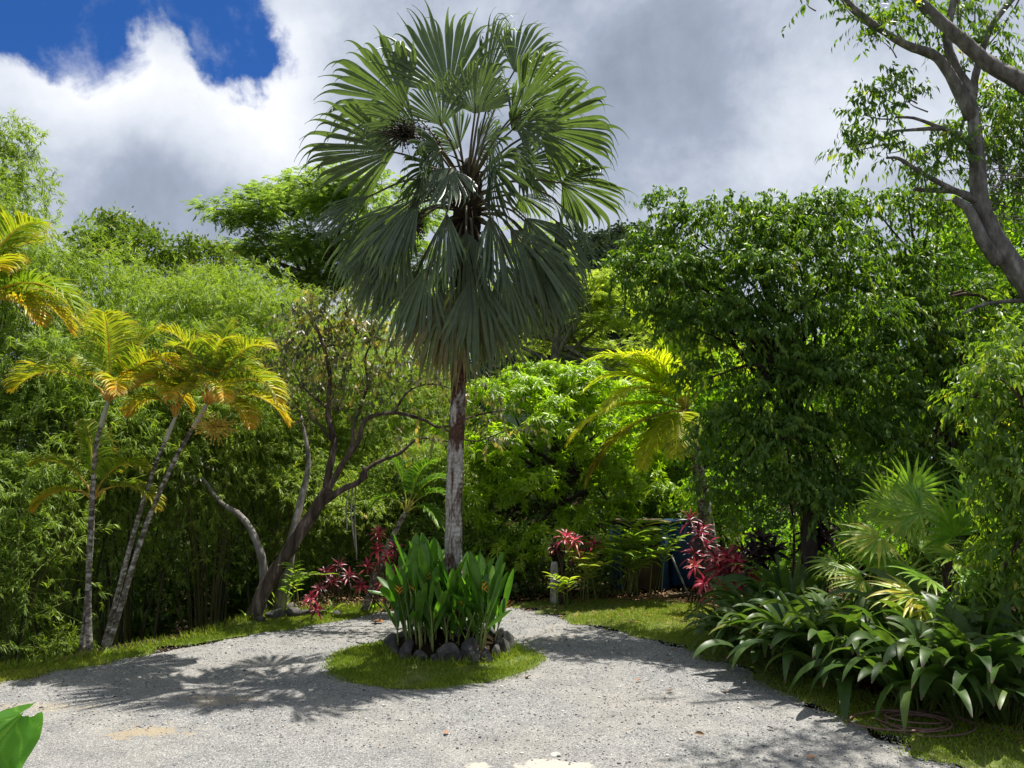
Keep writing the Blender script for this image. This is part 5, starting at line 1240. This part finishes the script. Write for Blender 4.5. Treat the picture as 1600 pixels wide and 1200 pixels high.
# ------------------------------------------------------------------ gingers: arching leafy canes
M_ging = leaf_mat('ginger_leaf', [(0, (0.086, 0.175, 0.029)), (.5, (0.182, 0.287, 0.041)), (.9, (0.385, 0.415, 0.065)), (1, (0.463, 0.446, 0.111))], 1.3, .42, .40, .45, (1.35, 1.45, .4))
def ginger(label, base, canes, d, seed, L=.36, W=.075, grp='gingers in the beds', tint=.5):
    root = thing('ginger_plant', label, 'plant', base, grp)
    for k, (px, py, dd) in enumerate(canes):
        r = R(seed + k); tip = at(px, py, d + dd)
        b_ = np.array(base) + np.array([r.normal() * .14, r.normal() * .10, -.02])
        mid = b_ + (tip - b_) * .55 + UP * .28 * np.linalg.norm(tip - b_) * .55 - np.array([(tip - b_)[0] * .18, 0, 0])
        pth = curve([b_, mid, tip], 18)
        mb = MB(); tube(mb, pth, np.linspace(.014, .005, 18), 5, r.random()); c_ = part('cane', mb, M_stem, root)
        n = 13; t = np.linspace(.34, 1, n); ii = np.minimum((t * 17).astype(int), 16)
        dd_ = nrm(pth[ii + 1] - pth[ii]); side = nrm(np.cross(dd_, UP + .01)); sg = np.where(np.arange(n) % 2 == 0, 1, -1)[:, None]
        dl = side * sg * .9 + dd_ * .6 + r.normal(size=(n, 3)) * .12 + UP * .15
        lb_ = MB(); blades(lb_, pth[ii], dl, np.tile(UP, (n, 1)) + .2 * r.normal(size=(n, 3)), L * r.uniform(.75, 1.15, n), W, .7, 6, 'lance', .25, np.clip(tint + .15 * r.normal(size=n), 0, 1), lambda u: .3 + 1.4 * u)
        part('leaves', lb_, M_ging, c_)
ginger('arching ginger canes with long leaves in front of the blue shed', gb(990, 930), [(935, 838, -.2), (955, 818, 0), (985, 812, .1), (1005, 828, -.2), (1020, 845, -.3), (968, 840, -.4), (1035, 838, 0), (948, 862, -.2), (1005, 868, -.5), (980, 855, .2), (970, 862, -.6), (1025, 862, -.4), (990, 835, -.5), (1015, 812, -.1), (942, 848, -.5), (1042, 858, -.5)], 17.9, 2300, .46, .095)
ginger('upright ginger canes at the right corner of the blue shed', gb(1032, 930), [(1048, 818, 0), (1058, 842, -.1), (1030, 826, .1), (1068, 838, 0)], 17.6, 2320, .30, .08)
ginger('yellowish ginger below the red cordyline heads, left of the shed opening', gb(915, 940), [(930, 865, 0), (905, 872, -.1), (945, 880, .1), (890, 862, 0), (920, 882, -.2)], 17.0, 2340, .28, .06, tint=.8)
ginger('small ginger with bright flat leaves beside the white post', gb(876, 950), [(862, 898, -.1), (890, 903, -.1), (872, 912, 0)], 16.6, 2360, .26, .055, tint=.7)
ginger('ginger with ladder like leaves beside the left stones', gb(462, 958), [(455, 880, 0), (510, 898, -.2), (478, 900, -.1), (462, 905, .1)], 15.6, 2380, .30, .065)
# grassy strap plant and small weeds near the left stones
M_strap = leaf_mat('strap_leaf', [(0, (0.037, 0.080, 0.021)), (.45, (0.068, 0.121, 0.029)), (.8, (0.121, 0.171, 0.040)), (.93, (0.227, 0.195, 0.066)), (1, (0.311, 0.171, 0.093))], 1.3, .36, .42, .32, (1.4, 1.5, .45), tip=(.10, .06, .05), tip_at=.93)
def grassy(label, base, n, L, W, seed, mat, up=1.2, droop=1.4, grp='low plants in the beds', tint=.6):
    r = R(seed); mb = MB(); a = r.uniform(0, 6.28, n)
    dv = np.stack([np.cos(a), np.sin(a), up * r.uniform(.5, 1.5, n)], -1)
    blades(mb, np.tile(base, (n, 1)) + r.normal(size=(n, 3)) * [.03, .03, 0], dv, np.tile(UP, (n, 1)), L * r.uniform(.6, 1.15, n), W, droop * r.uniform(.5, 1.4, n), 7, 'strap', .3, np.clip(tint + .15 * r.normal(size=n), 0, .9), lambda u: .2 + 1.6 * u)
    single('strap_plant', mb, mat, label, 'plant', base, grp)
grassy('small spidery strap leaf plant on the verge right of the magenta cordyline', gb(514, 960), 12, .42, .03, 2401, M_ging)
grassy('leafy strap plant at the foot of the grey trunk by the left stones', gb(437, 957), 10, .55, .05, 2402, M_ging, 2.2, .8)
grassy('low yellow green plant under the pink cordylines', gb(582, 951), 16, .22, .04, 2403, M_lime, .8, 1.0)
grassy('small weed at the foot of the leaning areca trunks', gb(172, 1024), 10, .18, .02, 2404, M_ging, 1.5, 1.0)
grassy('small weed at the foot of the forked trunk', gb(390, 968), 12, .30, .035, 2405, M_ging, 1.0, 1.0)

# ------------------------------------------------------------------ big strap leaf clumps on the right
def strap_clump(label, base, n, L, W, seed, lift=1.0, face=(0, 0)):
    r = R(seed); root = thing('strap_leaf_plant', label, 'plant', base, 'strap leaf plants along the right verge')
    for k in range(n):
        a = k * 2.39996 + r.normal() * .2; u = (k + .5) / n
        o = np.array([math.cos(a), math.sin(a), 0]) + np.array([face[0], face[1], 0]) * .5
        up = (.75 + 2.3 * u) * lift
        dv = nrm(o + UP * up)
        mb = MB(); b_ = np.array(base) + o * r.uniform(.02, .16)
        ps = .26 * L * r.uniform(.8, 1.3)
        tube(mb, np.array([b_ - UP * .02, b_ + dv * ps * .5, b_ + dv * ps]), [.012, .010, .008], 5, .8, False)
        LL = L * r.uniform(.75, 1.12) * (1 - .18 * u)
        tn = np.clip(.42 + .17 * r.normal(), 0, .92)
        # pleated blade: three strips of one leaf
        blades(mb, [b_ + dv * ps * .97], [dv + r.normal(size=3) * .05], [UP - o * .3 + r.normal(size=3) * .22], LL, W * r.uniform(.8, 1.2), r.uniform(1.9, 3.3), 12, lambda t: max(.01, math.sin(math.pi * min(1, .06 + t * .93)) ** .75), .16, tn, lambda u_: .25 + 1.5 * u_)
        part('leaf', mb, M_strap, root)
sc_ = [('strap leaf plant nearest the lawn corner, left end of the row', 1150, 1018, 26, .85, .11, 1.0), ('strap leaf plant second from the left of the row, behind the gravel edge', 1195, 1038, 26, .95, .13, 1.0),
       ('strap leaf plant in the middle of the left mass, broad pale leaves', 1250, 1052, 26, 1.0, .15, 1.0), ('strap leaf plant with large drooping leaves just left of the fan leaf plants', 1310, 1072, 26, 1.0, .16, 1.0),
       ('taller strap leaf plant behind the left mass, erect blades', 1240, 1012, 22, 1.15, .15, 1.5), ('strap leaf plant at the back of the left mass below the dark cordyline', 1175, 990, 20, .95, .12, 1.1),
       ('strap leaf plant hidden deep under the fan leaf plants', 1370, 1062, 20, 1.0, .15, 1.1),
       ('strap leaf plant above the coiled hose, long arching leaves', 1425, 1108, 24, 1.0, .15, 1.05), ('strap leaf plant right of the hose coil, broadest leaves', 1490, 1118, 24, 1.0, .17, 1.15), ('strap leaf plant at the right edge of the view', 1575, 1128, 24, 1.0, .15, 1.1), ('strap leaf plant in the dark behind the hose plants', 1470, 1085, 22, 1.15, .14, 1.3)]
for i, (lbl, px, py, n, L, W, lf) in enumerate(sc_):
    strap_clump(lbl, G(px, py) + (np.array([.05, -.12, 0]) if i in (0, 1, 2, 3, 7, 8) else 0), n + 26, L * (1.12, 1.22, 1.3, 1.36, 1.4, 1.2, 1.42, 1.32, 1.42, 1.42, 1.42)[i], W * 1.14, 2500 + i, lf, (-.3, -.4))

# ------------------------------------------------------------------ fan leaf plants on the right
M_fan2 = leaf_mat('split_fan_leaf', [(0, (0.091, 0.201, 0.031)), (.45, (0.164, 0.297, 0.040)), (.8, (0.328, 0.438, 0.054)), (.9, (0.619, 0.525, 0.092)), (.95, (0.182, 0.245, 0.046)), (1, (0.182, 0.245, 0.046))], 1.35, .42, .38, .5, (1.35, 1.45, .4))
def fanplant(label, base, heads, d, seed):
    root = thing('fan_leaf_plant', label, 'plant', base, 'fan leaf plants on the right')
    for k, (hx, hy, tx, ty, dd, Rd, tn, dr) in enumerate(heads):
        h = at(hx, hy, d + dd); ax = at(tx, ty, d + dd - .1) - h; r = R(seed + k)
        mb = MB(); b_ = np.array(base) + np.array([r.normal() * .08, r.normal() * .08, -.02])
        tube(mb, curve([b_, (b_ + h) / 2 + UP * .12, h], 12), np.linspace(.014, .007, 12), 5, .97)
        fan_blade(mb, h, ax, np.array([0, -.6, .8]) + r.normal(size=3) * .2, Rd * 1.35, 1.6, 17, .35, dr * 2, tn, seed * 3 + k, S=9, fused=.45, dst=.5, fold=.35, tvar=.09, wscale=1.06, tippow=1.0)
        part('fan_leaf', mb, M_fan2, root)
fanplant('upright fan leaf plant with a big pleated fan, tallest on the right', G(1490, 1060), [(1492, 838, 1480, 770, 0, .62, .45, .5), (1532, 800, 1560, 760, .2, .55, .4, .8), (1440, 800, 1400, 770, .1, .55, .55, 1.2), (1580, 870, 1610, 850, .2, .55, .35, 1.0), (1540, 880, 1580, 900, -.1, .5, .3, 1.2)], 11.2, 2600)
fanplant('fan leaf plant with yellowing split leaves left of the upright one', G(1425, 1050), [(1375, 838, 1335, 850, 0, .50, .78, .8), (1420, 812, 1370, 800, .1, .55, .66, 1.0), (1400, 880, 1345, 890, -.1, .48, .5, 1.2), (1405, 915, 1440, 880, -.2, .45, .6, 1.6), (1380, 862, 1330, 872, .1, .42, .86, 1.2)], 11.6, 2620)
fanplant('low fan leaf plant with pale drooping spider like leaves above the strap leaves', G(1460, 1085), [(1430, 928, 1385, 930, -.1, .5, .84, 1.6), (1475, 942, 1470, 985, -.4, .48, .6, 1.6), (1500, 900, 1545, 905, -.1, .5, .45, 1.4), (1455, 905, 1420, 890, .1, .5, .5, 1.2)], 10.6, 2640)

fanplant('fan leaf plant deep at the right edge under the hanging leaves', G(1560, 1075), [(1560, 905, 1600, 880, 0, .5, .5, 1.0), (1530, 950, 1500, 990, -.2, .46, .55, 1.4), (1545, 850, 1520, 800, .1, .5, .6, 1.0), (1500, 870, 1450, 850, .2, .5, .7, 1.1)], 10.9, 2660)
fanplant('fan leaf plant low between the dark cordyline and the strap leaves', G(1390, 1040), [(1390, 790, 1365, 752, .3, .5, .6, .9), (1350, 905, 1300, 915, -.1, .42, .7, 1.3), (1440, 860, 1475, 830, .2, .5, .55, 1.0), (1425, 770, 1440, 730, .4, .5, .5, .9)], 12.0, 2680)

fanplant('tall fan leaf plant rising into the hanging leaves at far right', G(1545, 1040), [(1560, 770, 1590, 720, .2, .55, .5, .8), (1515, 745, 1480, 710, .3, .5, .55, .9), (1590, 815, 1630, 800, .1, .5, .4, 1.0), (1470, 790, 1425, 800, .3, .5, .7, 1.2), (1535, 840, 1560, 890, 0, .5, .5, 1.4)], 11.8, 2690)
fanplant('fan leaf plant with half folded fans behind the strap leaves near the tree trunk', G(1340, 1010), [(1335, 840, 1310, 800, .2, .45, .55, 1.0), (1375, 820, 1400, 780, .3, .45, .6, .9), (1310, 880, 1270, 890, 0, .42, .7, 1.4)], 12.8, 2695)

# big-leaf low shrub with round light leaves under the dark tree
d = 15.6; b = ground_at(1225, d); lo = [(at(px, py, d + dd), np.array([q, q, q * .45])) for px, py, q, dd in [(1180, 752, .3, 0), (1225, 760, .35, -.2), (1265, 768, .3, -.1), (1200, 790, .25, .1), (1215, 820, .3, .2), (1180, 820, .2, .1)]]
M_round = leaf_mat('round_pale_leaf', [(0, (0.084, 0.168, 0.060)), (.6, (0.132, 0.240, 0.084)), (1, (0.192, 0.300, 0.120))], 1.2, .38, .36, .5)
tree('sapling', 'slender sapling with pale bluish green leaves in front of the dark tree trunk', 'tree', b, [b, at(1240, 880, d), at(1238, 800, d), at(1220, 760, d)], [.03, .025, .015], lo, 'broad', M_round, MAT['bark_brown'], 2701, 45, 5, .15, .075, .5, .2, .012, .2)

# ------------------------------------------------------------------ shed, post, pole, slatted mat
M_blue = solid_mat('blue_paint', [(.3, (.010, .045, .11)), (.6, (.016, .075, .19)), (.75, (.04, .09, .16))], 4, .55, .1, spec=.4)
M_rust = solid_mat('rusty_brown_panel', [(.3, (.045, .032, .018)), (.6, (.095, .065, .034)), (.75, (.16, .09, .04))], 3, .8, .15)
M_white = solid_mat('weathered_white', [(.35, (.10, .09, .075)), (.5, (.33, .32, .29)), (.7, (.58, .57, .53))], 9, .8, .2, (1, 1, .4))
g0 = G(985, 921); dS = g0[1]; x0 = P(962, 921, dS)[0]; x1 = P(1046, 921, dS)[0]; ht = P(1000, 818, dS)[2]; xc = (x0 + x1) / 2
sh = thing('garden_shed', 'small blue metal shed with a rusty brown door, behind the ginger canes', 'shed', (xc, dS + .6, 0))
mb = MB(); boxm(mb, (xc, dS + 1.15, ht / 2), (x1 - x0 - .1, .06, ht - .05), 0, .01); boxm(mb, (x0 + .03, dS + .6, ht / 2), (.05, 1.04, ht - .05), 0, .01); boxm(mb, (x1 - .03, dS + .6, ht / 2), (.05, 1.04, ht - .05), 0, .01); part('wall', mb, M_blue, sh)
for xx in (x0 + .09, x1 - .12):
    mb = MB(); boxm(mb, (xx, dS, ht / 2), (.2, .09, ht), 0, .012); part('corner_post', mb, M_blue, sh)
mb = MB(); boxm(mb, (xc - .01, dS - .005, ht * .28), (x1 - x0 - .45, .045, ht * .54), 0, .01); boxm(mb, (xc - .01, dS - .005, ht * .77), (x1 - x0 - .45, .045, ht * .42), 0, .01); dr = part('door', mb, M_rust, sh)
mb = MB(); boxm(mb, (xc - .35, dS - .045, ht * .5), (.03, .04, .16), 0, .01); part('handle', mb, M_rust, dr)
mb = MB(); boxm(mb, (xc, dS + .55, ht + .03), (x1 - x0 + .14, 1.35, .055), 0, .015); part('roof', mb, M_rust, sh)
# a second blue bin standing just behind and to the right
dB = 20.6; xb0 = P(1046, 900, dB)[0]; xb1 = P(1092, 900, dB)[0]; hb = P(1060, 815, dB)[2]
bn = thing('storage_bin', 'blue storage bin in deep shade right behind the shed', 'bin', ((xb0 + xb1) / 2, dB, 0))
mb = MB(); boxm(mb, ((xb0 + xb1) / 2, dB, hb / 2), (xb1 - xb0, .7, hb - .04), .08, .04); part('body', mb, M_blue, bn)
mb = MB(); boxm(mb, ((xb0 + xb1) / 2, dB, hb + .02), (xb1 - xb0 + .08, .78, .07), .08, .025); part('lid', mb, M_blue, bn)
mb = MB(); p0 = at(1077, 914, 18.6); p0[2] = 0; p1 = at(1049, 868, 18.9); tube(mb, curve([p0, (p0 + p1) / 2, p1], 8), .025, 8)
single('pole', mb, M_white, 'pale pole leaning against the blue bin', 'pole', (p0[0], p0[1], 0))
mb = MB(); p0 = G(866, 944); tp_ = at(866, 878, p0[1]); tube(mb, curve([p0 - UP * .03, (p0 + tp_) / 2, tp_], 10), [.095, .095, .092, .09, .09, .09, .088, .087, .085, .07], 14, .5, True, .02, 3)
single('post', mb, M_white, 'short whitewashed post at the lawn edge left of the red cordyline heads', 'post', p0)
mb = MB(); gm = G(1075, 932)
for k in range(6): boxm(mb, (gm[0] - .36 + k * .145, gm[1] + .02 * k, .04), (.09, .5, .03), .25, .006)
for k in (-1, 1): boxm(mb, (gm[0], gm[1] + k * .16, .012), (.85, .05, .022), .02, .004)
single('slatted_mat', mb, M_rust, 'brown slatted board lying on the soil right of the shed', 'board', (gm[0], gm[1], 0))

# ------------------------------------------------------------------ stones under the forked tree
for i, (px, py, rs, lbl) in enumerate([(427, 968, .14, 'rounded grey stone at the foot of the forked tree'), (455, 966, .13, 'mossy brown stone right of the rounded grey one by the forked tree'), (450, 957, .12, 'dark stone lying behind the two front stones by the forked tree'), (474, 964, .10, 'small dark stone beside the magenta cordyline'), (524, 962, .07, 'little pale stone on the left verge'), (404, 973, .08, 'small stone half hidden by weeds left of the forked trunk')]):
    g = G(px, py); mb = MB(); ico(mb, g + UP * rs * .55 + np.array([0, rs, 0]), rs * 1.25, 2800 + i, 7, (1.2, .9, .75), 3, .01)
    single('stone', mb, M_stone, lbl, 'stone', g, 'stones on the left verge')

# ------------------------------------------------------------------ garden hose
M_hose = solid_mat('hose_rubber', [(.3, (.12, .06, .05)), (.6, (.22, .13, .11)), (.8, (.30, .20, .17))], 12, .5, 0, spec=.4)
c = G(1425, 1136); r = R(77); pts = []
for k in range(170):
    a = -k / 170 * 2 * math.pi * 5.2 + 2.6
    q = 1 + .28 * math.sin(k * .071 + 1) - .25 * (k / 170)
    cx = c[0] + .12 * math.sin(k * .05); cy = c[1] + .06 * math.cos(k * .08)
    pts.append((cx + math.cos(a) * .50 * q, cy + math.sin(a) * .36 * q, .022 + .03 * abs(math.sin(k * .13)) + .010 * (k // 34)))
last = pts[-1]; e1 = G(1500, 1128); e2 = G(1600, 1150); e3 = G(1720, 1165)
pts += [tuple(np.array([(last[0] * .5 + e1[0] * .5), (last[1] * .5 + e1[1] * .5), .03])), (e1[0], e1[1], .025), (e2[0], e2[1], .025), (e3[0], e3[1], .025)]
mb = MB(); tube(mb, curve(pts, 700), .0105, 8)
single('garden_hose', mb, M_hose, 'brownish pink garden hose coiled on the grass at lower right', 'hose', (c[0], c[1], 0))

# ------------------------------------------------------------------ fallen leaves on the drive
def fallen(px, py, L, col, sd, lbl, grp=None):
    g = G(px, py); mb = MB(); r = R(sd); a = r.uniform(0, 6.28)
    blades(mb, [g + UP * .025], [np.array([math.cos(a), math.sin(a), .25])], [UP + .3 * r.normal(size=3)], L, L * .45, .5, 5, 'leaf', .3, col)
    single('fallen_leaf', mb, M_lit, lbl, 'leaf', (g[0], g[1], 0), grp)
fallen(581, 973, .30, .95, 3001, 'large curled brown leaf on the gravel left of the island')
for i, (px, py) in enumerate([(822, 1061), (851, 987), (862, 985), (880, 1003), (1002, 1065), (1042, 1083), (1130, 1081), (1210, 1143), (1100, 1151), (1275, 1188), (700, 1146), (985, 1017), (1055, 1018), (1040, 1036)]):
    fallen(px, py, .10, .6 + .4 * R(i).random(), 3010 + i, 'small dry brown leaf lying on the gravel drive', 'fallen leaves on the gravel')

# ------------------------------------------------------------------ broad leaf rising into view at lower left, close to the eye
M_ear = leaf_mat('elephant_ear_leaf', [(0, (.06, .17, .016)), (.5, (.09, .22, .022)), (1, (.18, .32, .06))], 1.5, .5, .35, .5, (1.3, 1.6, .35))
d = 2.1
root = thing('elephant_ear', 'broad bright green leaf with wavy edge at the lower left corner, close to the camera', 'plant', (-1.75, d, 0))
k = 26; t = np.linspace(0, 1, 90)
bx = at(-125, 1300, d)
ax = nrm(at(-2, 1124, d - .05) - bx); Ln = np.linalg.norm(at(2, 1118, d) - bx)
sd = nrm(np.cross(ax, np.array([.15, -1, .35]))); nn = np.cross(sd, ax)
V = []; 
us = np.linspace(-1, 1, 41)
for a in t:
    wd = .12 * (math.sin(math.pi * min(1, a * .80 + .17)) ** .6) * (1 if a < .9 else 1 - (a - .9) * 4.2)
    for u in us:
        wav = .014 * math.sin(a * 17 + (u > 0) * 1.3) * abs(u) ** 2
        V.append(bx + ax * (a * Ln - .02 * abs(u) + .012 * math.sin(a * 21) * (abs(u) > .9)) + sd * u * wd + nn * (wav - .05 * u * u + .012 * abs(math.sin(u * 6.3 + a * 3))* (abs(u) > .05) - .10 * a * a))
q = []
for a in range(89):
    for u in range(40): q.append((a * 41 + u, a * 41 + u + 1, a * 41 + 41 + u + 1, a * 41 + 41 + u))
tv = [1.0 if abs(u) < .08 else (.75 if ((a * 7 + abs(u) * 1.6) % 1) < .10 else .25 + .15 * math.sin(a * 9 + u * 4)) for a in t for u in us]
mb = MB(); mb.add(np.array(V), q, None, np.array(tv)); part('leaf', mb, M_ear, root)
mb = MB(); tube(mb, curve([(-1.75, d, 0), (-1.72, d + .05, 1.2), bx - UP * .25 - sd * .02, bx, bx + ax * Ln * .6 - nn * .035], 26), np.interp(np.linspace(0, 1, 26), [0, .7, 1], [.02, .012, .004]), 7, .4); part('leaf_stalk', mb, M_stem, root)
